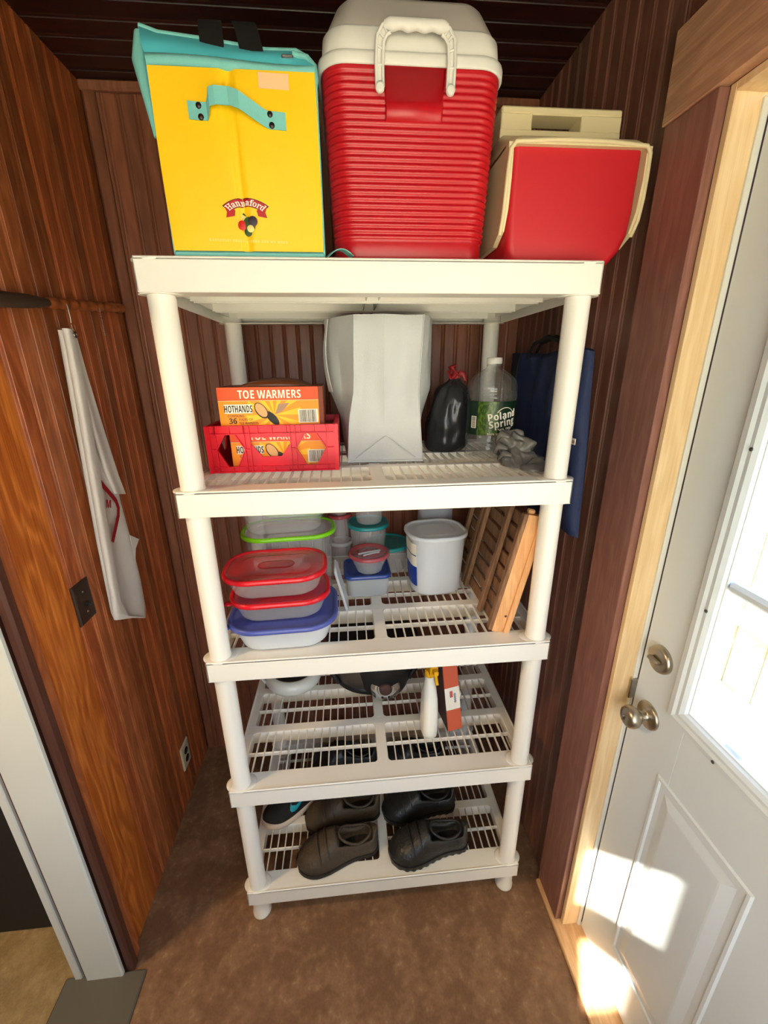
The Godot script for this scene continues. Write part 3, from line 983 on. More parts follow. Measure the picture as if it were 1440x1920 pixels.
	for q in [[-0.060, 0.2245], [-0.058, 0.2085], [0.058, 0.216], [0.060, 0.2005]]:
		g = Geo.new()
		g.lathe([Vector2(0.0048, 0), Vector2(0.0048, 0.0012), Vector2(0.0035, 0.0024), Vector2(0.0005, 0.0027)], 14, Vector3.ZERO, 1, 1, true, true, 1, Transform3D(Basis(Vector3.RIGHT, PI / 2), at.call(q[0], q[1], 0.004)))
		part(gh, "snap", g, M.snap)
	# pale patch
	g = Geo.new()
	g.grid(func(s: float, t: float) -> Vector3: return at.call(0.042 + s * 0.051, 0.2535 + t * 0.0225 - s * 0.001, 0.0009), 6, 3)
	part(b, "patch", g, M.patch)
	# emblem: an arched red banner over fruit and vegetables
	var e := Node3D.new()
	e.name = "emblem"
	b.add_child(e)
	var ec := Vector2(0.001, 0.066)   # centre of the banner
	var R := 0.047
	var arc := func(a: float, r: float, dz: float) -> Vector3:
		return at.call(ec.x + sin(a) * r, ec.y - 0.014 + cos(a) * r * 0.72, dz)
	g = Geo.new()
	for i in 16:
		var a0 := lerpf(-0.78, 0.78, i / 16.0)
		var a1 := lerpf(-0.78, 0.78, (i + 1) / 16.0)
		g.quad(arc.call(a0, R - 0.006, 0.0010), arc.call(a1, R - 0.006, 0.0010), arc.call(a1, R + 0.0125, 0.0010), arc.call(a0, R + 0.0125, 0.0010), 1)
	part(e, "banner_edge", g, M.logo_dark)
	g = Geo.new()
	for i in 16:
		var a0 := lerpf(-0.75, 0.75, i / 16.0)
		var a1 := lerpf(-0.75, 0.75, (i + 1) / 16.0)
		g.quad(arc.call(a0, R - 0.005, 0.0014), arc.call(a1, R - 0.005, 0.0014), arc.call(a1, R + 0.0108, 0.0014), arc.call(a0, R + 0.0108, 0.0014), 1)
	part(e, "banner", g, M.logo_red)
	g = Geo.new()
	for s in [-1.0, 1.0]:
		var pts := [Vector2(0.025, 0.0075), Vector2(0.038, 0.007), Vector2(0.0345, -0.001), Vector2(0.037, -0.0095), Vector2(0.021, -0.007), Vector2(0.019, 0.001)]
		for i in range(1, 5):
			var P := func(q: Vector2) -> Vector3: return at.call(ec.x + s * q.x, ec.y + 0.008 + q.y, 0.0012)
			g.tri(P.call(pts[0]), P.call(pts[i]), P.call(pts[i + 1]))
	part(e, "banner_tail", g, M.logo_red)
	letters(e, "Hannaford", 0.0150, M.logo_white, Transform3D(), true, true, func(p: Vector3) -> Vector3:
		var a := p.x / R * 0.86
		return arc.call(a, R + p.y * 1.2 + 0.0022, 0.0019 + p.z))
	var lift := 0.0012
	for q in [["greens", "leaf", -0.006, -0.006, 0.013, 0.009], ["greens", "leaf", 0.004, -0.016, 0.011, 0.012], ["greens", "leaf", 0.000, -0.028, 0.007, 0.007], ["corn", "corn", -0.004, -0.009, 0.015, 0.0065], ["grapes", "grape", 0.011, -0.012, 0.0085, 0.0085], ["tomato", "tomato", -0.009, -0.018, 0.008, 0.008], ["pear", "corn", 0.006, -0.024, 0.0065, 0.006]]:
		lift += 0.0008
		g = Geo.new()
		var cc: Vector3 = at.call(ec.x + q[2], ec.y + q[3] + 0.004, lift)
		g.lathe([Vector2(1, 0), Vector2(0.6, 0.0008), Vector2(0.02, 0.001)], 12, Vector3.ZERO, q[4], q[5], false, true, 1, Transform3D(Basis(Vector3.BACK, -0.6 if q[0] == "corn" else 0.0) * Basis(Vector3.RIGHT, PI / 2), cc))
		part(e, q[0], g, M[q[1]])
	# faint unreadable line of print near the hem
	g = Geo.new()
	var rg := RandomNumberGenerator.new()
	rg.seed = 4
	var px := -0.072
	while px < 0.070:
		var w := rg.randf_range(0.002, 0.005)
		g.quad(at.call(px, 0.026 - px * 0.02, 0.0008), at.call(px + w, 0.026 - px * 0.02, 0.0008), at.call(px + w, 0.0305 - px * 0.02, 0.0008), at.call(px, 0.0305 - px * 0.02, 0.0008), 1)
		px += w + (0.003 if rg.randf() < 0.2 else 0.0009)
	part(b, "small_print", g, M.faint_print)
	# loose strap end lying beside the bag
	g = Geo.new()
	var sr := []
	for i in 9:
		var q := i / 8.0
		var c := Vector3(0.140 + 0.052 * q, 0.0015 + 0.017 * sin(q * PI * 0.9), -0.022 - 0.004 * q)
		sr.append(PackedVector3Array([c + Vector3(0.004, 0, 0.010), c + Vector3(-0.004, 0.002, -0.012), c + Vector3(-0.004, 0.0035, -0.012), c + Vector3(0.004, 0.0015, 0.010)]))
	g.loft(sr, true, true, -1)
	part(b, "loose_strap", g, M.teal)

func build_tall_cooler() -> void:
	var cx := 0.0685
	var c := thing("tall_cooler", "tall red ribbed cooler with white lid and swing handle on the top shelf", "cooler", Vector3(cx, Y1 + 0.0005, -0.175))
	var g := Geo.new()
	var rings := []
	var H := 0.316
	var wid := func(y: float) -> float: return lerpf(0.302, 0.330, y / H)
	rings.append(rr(0.270, 0.246, 0.030, 0.0, 0, 0, 8))
	rings.append(rr(0.292, 0.268, 0.040, 0.003, 0, 0, 8))
	rings.append(rr(0.302, 0.278, 0.045, 0.012, 0, 0, 8))
	rings.append(rr(0.303, 0.279, 0.046, 0.036, 0, 0, 8))
	var n := 25
	for i in n:
		var y0 := 0.040 + (0.300 - 0.040) * i / n
		var p := (0.300 - 0.040) / n
		for q in [[0.0, -0.0022], [0.22, -0.0006], [0.5, 0.0014], [0.78, -0.0006]]:
			var y: float = y0 + p * q[0]
			var w: float = wid.call(y) + q[1] * 2.0
			rings.append(rr(w, w - 0.024, 0.046, y, 0, 0, 8))
	rings.append(rr(0.333, 0.309, 0.046, 0.302, 0, 0, 8))
	rings.append(rr(0.333, 0.309, 0.046, 0.316, 0, 0, 8))
	g.loft(rings, true, true, 1)
	part(c, "body", g, M.red)
	# smooth handle pocket with a sloping lip
	g = Geo.new()
	var zf := 0.158
	rings = []
	for q in [[0.222, 0.004, 0.100], [0.224, 0.0115, 0.104], [0.2495, 0.0145, 0.104], [0.252, 0.0105, 0.105], [0.297, 0.0095, 0.110], [0.299, 0.0, 0.110]]:
		var z: float = q[1] + 0.139 + (q[0] - 0.2) * 0.05 + 0.002
		var w: float = q[2] / 2
		rings.append(PackedVector3Array([Vector3(-w, q[0], z - 0.02), Vector3(-w, q[0], z - 0.002), Vector3(-w + 0.003, q[0], z), Vector3(w - 0.003, q[0], z), Vector3(w, q[0], z - 0.002), Vector3(w, q[0], z - 0.02)]))
	g.loft(rings, true, true, 1)
	part(c, "handle_pocket", g, M.red)
	# collar and lid
	g = Geo.new()
	rings = []
	for q in [[0.300, 0.330, 0.047], [0.298, 0.337, 0.050], [0.301, 0.341, 0.052], [0.312, 0.342, 0.052], [0.317, 0.340, 0.051], [0.319, 0.332, 0.049]]:
		rings.append(rr(q[1], q[1] - 0.024, q[2], q[0], 0, 0, 8))
	g.loft(rings, true, true, 1)
	part(c, "collar", g, M.lid_white)
	g = Geo.new()
	rings = []
	for q in [[0.318, 0.322, 0.046], [0.322, 0.326, 0.046], [0.352, 0.320, 0.046], [0.356, 0.315, 0.046], [0.357, 0.311, 0.045]]:
		rings.append(rr(q[1], q[1] - 0.024, q[2], q[0], 0, 0, 8))
	g.loft(rings, true, false, 1)
	part(c, "lid_band", g, M.lid_white)
	g = Geo.new()
	rings = []
	for q in [[0.356, 0.312, 0.045], [0.360, 0.309, 0.045], [0.402, 0.270, 0.042], [0.409, 0.258, 0.040], [0.412, 0.244, 0.036]]:
		rings.append(rr(q[1], q[1] - 0.024, q[2], q[0], 0, 0, 8))
	g.loft(rings, true, true, 1)
	part(c, "lid", g, M.lid_white_shaded)
	# swing handle: two lattice arms and a scalloped grip
	var hz := 0.166
	for s in [-1.0, 1.0]:
		g = Geo.new()
		var xo: float = s * 0.069
		var pts := [Vector3(s * 0.068, 0.264, hz), Vector3(s * 0.069, 0.300, hz + 0.001), Vector3(s * 0.067, 0.330, hz + 0.002), Vector3(s * 0.058, 0.344, hz + 0.002), Vector3(s * 0.047, 0.349, hz + 0.002)]
		# two rails and rungs, so the arm shows its moulded pockets
		var inner := [Vector3(s * 0.0565, 0.264, hz), Vector3(s * 0.0575, 0.300, hz + 0.001), Vector3(s * 0.056, 0.322, hz + 0.002), Vector3(s * 0.050, 0.332, hz + 0.002), Vector3(s * 0.044, 0.335, hz + 0.002)]
		g.tube(pts, 0.0028, 8)
		g.tube(inner, 0.0028, 8)
		for k in 5:
			var q := k / 5.0
			var j := int(q * 4)
			var f := q * 4 - j
			g.tube([pts[j].lerp(pts[j + 1], f), inner[j].lerp(inner[j + 1], f)], 0.0022, 6)
		var back := []
		for k in 5:
			back.append((pts[k] + inner[k]) / 2.0 + Vector3(0, 0, -0.003))
		g.tube(back, 0.0062, 8, 1, true, 0.4)
		g.lathe([Vector2(0.008, -0.003), Vector2(0.008, 0.003), Vector2(0.005, 0.004)], 16, Vector3.ZERO, 1, 1, true, true, 3, Transform3D(Basis(Vector3.RIGHT, PI / 2), Vector3(s * 0.0625, 0.263, hz)))
		part(c, "handle_arm", g, M.lid_white)
	g = Geo.new()
	rings = []
	for i in 25:
		var q := i / 24.0
		var x := lerpf(-0.055, 0.055, q)
		var sc := 0.0018 * cos(q * TAU * 4.0)
		var y0 := 0.3365 + sc
		var edge := minf(1.0, minf(q, 1.0 - q) * 8.0 + 0.45)
		var ring := PackedVector3Array()
		for k in 12:
			var a := TAU * k / 12
			var yy := 0.346 + sin(a) * 0.0085 * edge
			if sin(a) < 0:
				yy = lerpf(0.346, y0, -sin(a))
			ring.append(Vector3(x, yy, hz + 0.003 + cos(a) * 0.0075 * edge))
		rings.append(ring)
	g.loft(rings, true, true, 1)
	part(c, "handle_grip", g, M.lid_white)

func build_small_cooler() -> void:
	var c := thing("small_cooler", "small red cooler with a cream swing lid overhanging the right end of the top shelf", "cooler", Vector3(0.400, Y1 + 0.0005, -0.050), 0.0)
	# origin: front face centre
	var g := Geo.new()
	var rings := []
	for q in [[0.0, 0.200, 0.175, 0.03, -0.012], [0.004, 0.222, 0.196, 0.028, -0.012], [0.014, 0.236, 0.206, 0.024, -0.010], [0.03, 0.250, 0.210, 0.018, -0.006], [0.06, 0.263, 0.213, 0.015, -0.001], [0.10, 0.2665, 0.215, 0.014, 0.0], [0.19, 0.2665, 0.218, 0.014, 0.0], [0.205, 0.2665, 0.218, 0.014, 0.0]]:
		rings.append(rr(q[1], q[2], q[3], q[0], q[4], -0.107, 6))
	g.loft(rings, true, true, 1)
	part(c, "body", g, M.red_soft)
	# lid: a tent of cream plastic, cheeks at both sides
	g = Geo.new()
	rings = []
	for q in [[0.203, 0.290, 0.246, 0.02, -0.110], [0.209, 0.290, 0.246, 0.024, -0.110], [0.222, 0.280, 0.220, 0.03, -0.113], [0.240, 0.272, 0.135, 0.03, -0.115], [0.252, 0.266, 0.076, 0.02, -0.116], [0.258, 0.262, 0.060, 0.012, -0.117]]:
		rings.append(rr(q[1], q[2], q[3], q[0], 0, q[4], 6))
	g.loft(rings, true, true, 1)
	var lid := part(c, "swing_lid", g, M.cream)
	for s in [-1.0, 1.0]:
		g = Geo.new()
		var poly := PackedVector2Array([Vector2(0.010, 0.207), Vector2(0.010, 0.15), Vector2(0.004, 0.10), Vector2(-0.012, 0.065), Vector2(-0.05, 0.045), Vector2(-0.17, 0.045), Vector2(-0.208, 0.065), Vector2(-0.224, 0.10), Vector2(-0.230, 0.15), Vector2(-0.230, 0.207)])
		# local z to the poly's x, y stays
		g.prism(poly, 0.010, Transform3D(Basis(Vector3(0, 0, 1), Vector3(0, 1, 0), Vector3(-1, 0, 0)), Vector3(s * 0.1400 + 0.005, 0, 0)))
		part(lid, "cheek", g, M.cream)
	# rolled front edge of the lid
	g = Geo.new()
	g.tube([Vector3(-0.143, 0.060, -0.014), Vector3(-0.144, 0.085, 0.0), Vector3(-0.144, 0.12, 0.006), Vector3(-0.143, 0.16, 0.009), Vector3(-0.141, 0.195, 0.011), Vector3(-0.132, 0.206, 0.012), Vector3(-0.06, 0.210, 0.013), Vector3(0.0, 0.211, 0.013), Vector3(0.06, 0.210, 0.013), Vector3(0.132, 0.206, 0.012), Vector3(0.141, 0.195, 0.011), Vector3(0.143, 0.16, 0.009), Vector3(0.144, 0.12, 0.006), Vector3(0.144, 0.085, 0.0), Vector3(0.143, 0.060, -0.014)], 0.0042, 8)
	part(lid, "rolled_edge", g, M.cream)
	# carrying bar with a hand slot
	g = Geo.new()
	var xf := Transform3D(Basis(), Vector3(0.0, 0.016, -0.022))
	g.box(Vector3(0, 0.2870, -0.095), Vector3(0.262, 0.014, 0.055), 0.003, xf)
	g.box(Vector3(0, 0.2465, -0.095), Vector3(0.264, 0.016, 0.055), 0.002, xf)
	g.box(Vector3(-0.0975, 0.267, -0.095), Vector3(0.067, 0.030, 0.055), 0.002, xf)
	g.box(Vector3(0.0865, 0.267, -0.095), Vector3(0.089, 0.030, 0.055), 0.002, xf)
	part(lid, "carry_bar", g, M.cream)

# ---------------------------------------------------------------- second shelf
func toe_box(label: String, at: Vector3, turn: float) -> Node3D:
	var b := thing("warmer_box", label, "box", at, turn, "boxes of warmers in the crate")
	var W := 0.262
	var H := 0.104
	var D := 0.17
	var g := Geo.new()
	g.box(Vector3(0, H / 2, -D / 2), Vector3(W, H, D), 0.0012)
	part(b, "carton", g, M.box_side)
	var z := 0.0006
	g = Geo.new()
	g.quad(Vector3(-W / 2 + 0.001, H - 0.032, z), Vector3(W / 2 - 0.012, H - 0.032, z), Vector3(W / 2 - 0.012, H - 0.001, z), Vector3(-W / 2 + 0.001, H - 0.001, z))
	part(b, "orange_header", g, M.box_orange)
	g = Geo.new()
	g.quad(Vector3(-W / 2 + 0.001, 0.001, z), Vector3(W / 2 - 0.012, 0.001, z), Vector3(W / 2 - 0.012, H - 0.033, z), Vector3(-W / 2 + 0.001, H - 0.033, z))
	part(b, "amber_field", g, M.box_amber)
	# sunburst behind the shoe
	g = Geo.new()
	var oc := Vector2(0.005, 0.035)
	for i in 12:
		var a0 := TAU * i / 12.0
		var a1 := a0 + 0.26
		var lim := func(a: float) -> Vector3:
			var d := Vector2(cos(a), sin(a))
			var r := 0.07
			if d.y > 0.001: r = minf(r, (H - 0.034 - oc.y) / d.y)
			if d.y < -0.001: r = minf(r, (0.001 - oc.y) / d.y)
			return Vector3(oc.x + d.x * r, oc.y + d.y * r, z + 0.0003)
		g.tri(Vector3(oc.x, oc.y, z + 0.0003), lim.call(a0), lim.call(a1))
	part(b, "sunburst", g, M.box_yellow)
	g = Geo.new()
	g.quad(Vector3(-W / 2 + 0.001, H - 0.034, z + 0.0004), Vector3(W / 2 - 0.012, H - 0.034, z + 0.0004), Vector3(W / 2 - 0.012, H - 0.0325, z + 0.0004), Vector3(-W / 2 + 0.001, H - 0.0325, z + 0.0004))
	part(b, "rule_line", g, M.rule)
	letters(b, "TOE WARMERS", 0.0275, M.print_white, Transform3D(Basis.from_scale(Vector3(0.82, 1, 1)), Vector3(-0.002, H - 0.0185, z + 0.0006)))
	g = Geo.new()
	g.quad(Vector3(-0.117, 0.040, z + 0.0006), Vector3(-0.048, 0.040, z + 0.0006), Vector3(-0.048, 0.062, z + 0.0006), Vector3(-0.117, 0.062, z + 0.0006))
	part(b, "name_panel", g, M.print_white)
	letters(b, "HOTHANDS", 0.0225, M.print_black, Transform3D(Basis.from_scale(Vector3(0.58, 1.05, 1)), Vector3(-0.0825, 0.0505, z + 0.001)))
	letters(b, "CONTAINS", 0.0085, M.logo_dark, Transform3D(Basis(), Vector3(-0.090, 0.0335, z + 0.0006)), false)
	letters(b, "36", 0.0185, M.print_black, Transform3D(Basis(), Vector3(-0.0985, 0.021, z + 0.0006)))
	letters(b, "PAIRS OF", 0.0085, M.logo_dark, Transform3D(Basis(), Vector3(-0.066, 0.0245, z + 0.0006)), false)
	letters(b, "TOE WARMERS", 0.0085, M.logo_dark, Transform3D(Basis.from_scale(Vector3(0.85, 1, 1)), Vector3(-0.060, 0.0155, z + 0.0006)), false)
	# shoe sole picture
	g = Geo.new()
	var disc := func(gg: Geo, cx: float, cy: float, rx: float, ry: float, rot: float, dz: float) -> void:
		gg.lathe([Vector2(1, 0), Vector2(0.9, 0.0002), Vector2(0.02, 0.0003)], 20, Vector3.ZERO, rx, ry, false, true, 1, Transform3D(Basis(Vector3.BACK, rot) * Basis(Vector3.RIGHT, PI / 2), Vector3(cx, cy, z + dz)))
	disc.call(g, -0.026, 0.046, 0.0135, 0.0225, 0.62, 0.0006)
	disc.call(g, 0.000, 0.027, 0.010, 0.022, 0.72, 0.0006)
	part(b, "shoe_outline", g, M.print_black)
	g = Geo.new()
	disc.call(g, -0.026, 0.047, 0.0112, 0.0195, 0.62, 0.001)
	part(b, "shoe_sole", g, M.print_sole)
	g = Geo.new()
	g.quad(Vector3(0.008, 0.036, z + 0.0007), Vector3(0.026, 0.043, z + 0.0007), Vector3(0.046, 0.064, z + 0.0007), Vector3(0.018, 0.062, z + 0.0007))
	part(b, "warmer_sheet", g, M.print_grey)
	g = Geo.new()
	g.quad(Vector3(0.066, 0.014, z + 0.0006), Vector3(0.116, 0.014, z + 0.0006), Vector3(0.116, 0.048, z + 0.0006), Vector3(0.066, 0.048, z + 0.0006))
	part(b, "barcode_panel", g, M.print_white)
	g = Geo.new()
	var rg := RandomNumberGenerator.new()
	rg.seed = 8
	var x := 0.0695
	while x < 0.112:
		var w := rg.randf_range(0.0006, 0.0018)
		g.quad(Vector3(x, 0.016, z + 0.0009), Vector3(x + w, 0.016, z + 0.0009), Vector3(x + w, 0.046, z + 0.0009), Vector3(x, 0.046, z + 0.0009))
		x += w + rg.randf_range(0.0007, 0.0016)
	part(b, "barcode", g, M.print_black)
	return b

func build_crate() -> void:
	var W := 0.320
	var D := 0.245
	var H := 0.121
	var c := thing("plastic_crate", "open red plastic crate with hexagon cut-outs at the left of the second shelf", "crate", Vector3(-0.265, Y2 + 0.0005, -0.178))
	var t := 0.004
	# local: front wall at z = 0, back at z = -D
	var wall := func(w: float, xf: Transform3D) -> Geo:
		var g := Geo.new()
		var P := func(pts: Array) -> void: g.prism(PackedVector2Array(pts), t, xf)
		var h := w / 2
		P.call([Vector2(-h, 0), Vector2(h, 0), Vector2(h, 0.016), Vector2(-h, 0.016)])
		P.call([Vector2(-h, H - 0.022), Vector2(h, H - 0.022), Vector2(h, H), Vector2(-h, H)])
		var p1 := -h * 0.40
		var p2 := h * 0.32
		for x in [[-h, -h + 0.018], [p1 - 0.007, p1 + 0.007], [p2 - 0.007, p2 + 0.007], [h - 0.024, h]]:
			P.call([Vector2(x[0], 0.016), Vector2(x[1], 0.016), Vector2(x[1], H - 0.022), Vector2(x[0], H - 0.022)])
		# hexagon corners in the outer bays, trapezoid window in the middle
		for bay in [[-h + 0.018, p1 - 0.007], [p2 + 0.007, h - 0.024]]:
			var l: float = bay[0]
			var r: float = bay[1]
			var m := (r - l) * 0.32
			var ym := H * 0.50
			P.call([Vector2(l, 0.016), Vector2(l + m, 0.016), Vector2(l, ym)])
			P.call([Vector2(r, 0.016), Vector2(r, ym), Vector2(r - m, 0.016)])
			P.call([Vector2(l, H - 0.022), Vector2(l, ym), Vector2(l + m, H - 0.022)])
			P.call([Vector2(r, H - 0.022), Vector2(r - m, H - 0.022), Vector2(r, ym)])
		var a := p1 + 0.007
		var b := p2 - 0.007
		P.call([Vector2(a, 0.016), Vector2(b, 0.016), Vector2(b, 0.040), Vector2(a, 0.040)])
		P.call([Vector2(a, 0.040), Vector2(a + 0.026, 0.040), Vector2(a, 0.074)])
		P.call([Vector2(b, 0.040), Vector2(b, 0.074), Vector2(b - 0.026, 0.040)])
		P.call([Vector2(a, H - 0.031), Vector2(b, H - 0.031), Vector2(b, H - 0.022), Vector2(a, H - 0.022)])
		# proud ribs
		var R := func(x0: float, y0: float, x1: float, y1: float, rw: float) -> void:
			var e := (Vector2(x1, y1) - Vector2(x0, y0)).normalized()
			var nn := Vector2(-e.y, e.x) * rw
			g.prism(PackedVector2Array([Vector2(x0, y0) + nn, Vector2(x0, y0) - nn, Vector2(x1, y1) - nn, Vector2(x1, y1) + nn]), 0.0075, xf * Transform3D(Basis(), Vector3(0, 0, t)))
		for y in [0.0015, 0.015, H - 0.021, H - 0.0015]:
			R.call(-h, y, h, y, 0.0011)
		for x in [-h + 0.001, -h + 0.018, p1 - 0.0065, p1 + 0.0065, p2 - 0.0065, p2 + 0.0065, h - 0.024, h - 0.001]:
			R.call(x, 0.0, x, H, 0.0011)
		for i in 9:
			var x := -h + w * (i + 0.5) / 9.0
			R.call(x, H - 0.021, x, H, 0.0009)
			R.call(x, 0.0, x, 0.015, 0.0009)
		for bay in [[-h + 0.018, p1 - 0.007], [p2 + 0.007, h - 0.024]]:
			var l: float = bay[0]
			var r: float = bay[1]
			var m := (r - l) * 0.32
			var ym := H * 0.50
			R.call(l + m, 0.016, l, ym, 0.0011); R.call(r - m, 0.016, r, ym, 0.0011)
			R.call(l, ym, l + m, H - 0.022, 0.0011); R.call(r, ym, r - m, H - 0.022, 0.0011)
		R.call(-h, H * 0.5, -h + 0.018, H * 0.5, 0.0009)
		R.call(h - 0.024, H * 0.5, h, H * 0.5, 0.0009)
		R.call(p1 - 0.007, H * 0.5, p1 + 0.007, H * 0.5, 0.0009)
		R.call(p2 - 0.007, H * 0.5, p2 + 0.007, H * 0.5, 0.0009)
		return g
	part(c, "front_wall", wall.call(W, Transform3D(Basis(), Vector3(0, 0, -t - 0.0065))), M.crate)
	part(c, "back_wall", wall.call(W, Transform3D(Basis(Vector3.UP, PI), Vector3(0, 0, -D + t))), M.crate)
	part(c, "side_wall", wall.call(D, Transform3D(Basis(Vector3.UP, PI / 2), Vector3(W / 2 - t, 0, -D / 2))), M.crate)
	part(c, "side_wall", wall.call(D, Transform3D(Basis(Vector3.UP, -PI / 2), Vector3(-W / 2 + t, 0, -D / 2))), M.crate)
	var g := Geo.new()
	g.box(Vector3(0, 0.002, -D / 2), Vector3(W - 0.004, 0.004, D - 0.004), 0.001)
	part(c, "base", g, M.crate)
	var bh := Y2 + 0.006
	toe_box("orange box of warmers lying in the red crate, half hidden by its front wall", Vector3(-0.246, bh, -0.198), 0.0)
	var top := toe_box("orange box of warmers resting on another box and standing above the crate rim", Vector3(-0.263, bh + 0.1045, -0.196), 0.02)
	g = Geo.new()
	var fr := []
	for i in 9:
		var q := i / 8.0
		var x := lerpf(-0.085, 0.10, q)
		var y := 0.104 + 0.020 * pow(sin(PI * q), 0.6)
		fr.append(PackedVector3Array([Vector3(x, 0.1042, -0.012), Vector3(x, lerpf(0.104, y, 0.8), -0.05), Vector3(x, y, -0.10), Vector3(x, y - 0.001, -0.102), Vector3(x, 0.1045, -0.12)]))
	g.loft(fr, true, true, 1)
	part(top, "bent_flap", g, M.card, "glossy brown bent-open top flap")

func build_grey_bag() -> void:
	var b := thing("shopping_bag", "tall pale grey reusable shopping bag standing open on the second shelf", "bag", Vector3(0.033, Y2 + 0.0005, -0.262))
	# ring points: front-left, front mid, front-right, right gusset, back-right, back-left, left gusset
	var base := [Vector2(-0.107, 0.0), Vector2(-0.05, 0.002), Vector2(0.0, 0.003), Vector2(0.05, 0.004), Vector2(0.107, 0.004), Vector2(0.104, -0.06), Vector2(0.108, -0.125), Vector2(0.0, -0.125), Vector2(-0.112, -0.125), Vector2(-0.108, -0.06)]
	var top := [Vector2(-0.079, 0.004), Vector2(-0.04, 0.008), Vector2(-0.001, 0.017), Vector2(0.055, -0.006), Vector2(0.104, 0.002), Vector2(0.128, -0.04), Vector2(0.150, -0.12), Vector2(0.0, -0.13), Vector2(-0.160, -0.12), Vector2(-0.122, -0.05)]
	var mid := [Vector2(-0.084, 0.002), Vector2(-0.045, 0.008), Vector2(-0.003, 0.017), Vector2(0.05, -0.012), Vector2(0.093, 0.004), Vector2(0.120, -0.05), Vector2(0.150, -0.125), Vector2(0.0, -0.13), Vector2(-0.155, -0.125), Vector2(-0.118, -0.07)]
	var low := [Vector2(-0.099, 0.003), Vector2(-0.05, 0.006), Vector2(-0.002, 0.005), Vector2(0.05, 0.001), Vector2(0.096, 0.010), Vector2(0.106, -0.045), Vector2(0.126, -0.125), Vector2(0.0, -0.128), Vector2(-0.126, -0.125), Vector2(-0.112, -0.06)]
	var keys := [[0.0, base], [0.122, low], [0.2, mid], [0.386, top]]
	var nr := 28
	var rings := []
	var wob := noise(21, 9.0, 2)
	for j in nr + 1:
		var y := 0.386 * j / nr
		var k := 0
		while k < 2 and y > keys[k + 1][0]:
			k += 1
		var t: float = clampf((y - keys[k][0]) / (keys[k + 1][0] - keys[k][0]), 0, 1)
		var ring := PackedVector3Array()
		for i in 10:
			var p: Vector2 = keys[k][1][i].lerp(keys[k + 1][1][i], t)
			var q: Vector2 = keys[k][1][(i + 1) % 10].lerp(keys[k + 1][1][(i + 1) % 10], t)
			for s in 4:
				var c := p.lerp(q, s / 4.0)
				var n := wob.get_noise_3d(c.x, y * 0.6, c.y) * 0.013 * sin(clampf(y / 0.386, 0, 1) * PI) * (0.3 if s == 0 else 1.0)
				ring.append(Vector3(c.x, y, c.y + n))
		rings.append(ring)
	var g := Geo.new()
	# faces between the sharp corners are smoothed separately
	for seg in 10:
		for j in nr:
			for s in 4:
				var i0 := seg * 4 + s
				var i1 := (i0 + 1) % 40
				g.quad(rings[j][i1], rings[j][i0], rings[j + 1][i0], rings[j + 1][i1], 10 + [0, 0, 1, 1, 2, 3, 4, 4, 5, 6][seg])
	var cb := Vector3(0, 0.001, -0.06)
	for i in 40:
		g.tri(cb, rings[0][i], rings[0][(i + 1) % 40])
	part(b, "sack", g, M.grey_bag)
	# stitched fold at the foot and upright seams
	g = Geo.new()
	g.tube([Vector3(-0.107, 0.004, 0.002), Vector3(0.0, 0.004, 0.005), Vector3(0.107, 0.004, 0.006)], 0.0035, 6)
	part(b, "bottom_seam", g, M.grey_bag)
	for q in [0, 4]:
		g = Geo.new()
		var pts := []
		for j in range(0, nr + 1, 2):
			pts.append(rings[j][q * 4] + Vector3(0, 0, 0.001))
		g.tube(pts, 0.0018, 6)
		part(b, "edge_seam", g, M.grey_bag)
	# pressed triangle fold near the foot
	g = Geo.new()
	g.tube([Vector3(-0.085, 0.012, 0.0055), Vector3(-0.02, 0.062, 0.0105), Vector3(0.0, 0.076, 0.0135), Vector3(0.03, 0.055, 0.008), Vector3(0.085, 0.012, 0.0085)], 0.0012, 5)
	part(b, "pressed_fold", g, M.grey_bag)
	# webbing handle at the left
	g = Geo.new()
	var hr := []
	for i in 13:
		var q := i / 12.0
		var c := Vector3(-0.150 - 0.012 * sin(q * PI), 0.383 - 0.19 * q, -0.075 + 0.01 * q)
		var w := lerpf(0.004, 0.012, q)
		hr.append(PackedVector3Array([c + Vector3(-w * 0.4, 0, -w), c + Vector3(w * 0.5, 0, w), c + Vector3(w * 0.5 + 0.002, 0, w), c + Vector3(-w * 0.4 + 0.002, 0, -w)]))
	g.loft(hr, true, true, -1)
	part(b, "webbing_handle", g, M.grey_bag)

func blob(rings_n: int, seg: int, f: Callable) -> Geo:
	var g := Geo.new()
	var rings := []
	for j in rings_n + 1:
		var ring := PackedVector3Array()
		for i in seg:
			ring.append(f.call(TAU * i / seg, float(j) / rings_n))
		rings.append(ring)
	g.loft(rings, true, true, 1)
	return g

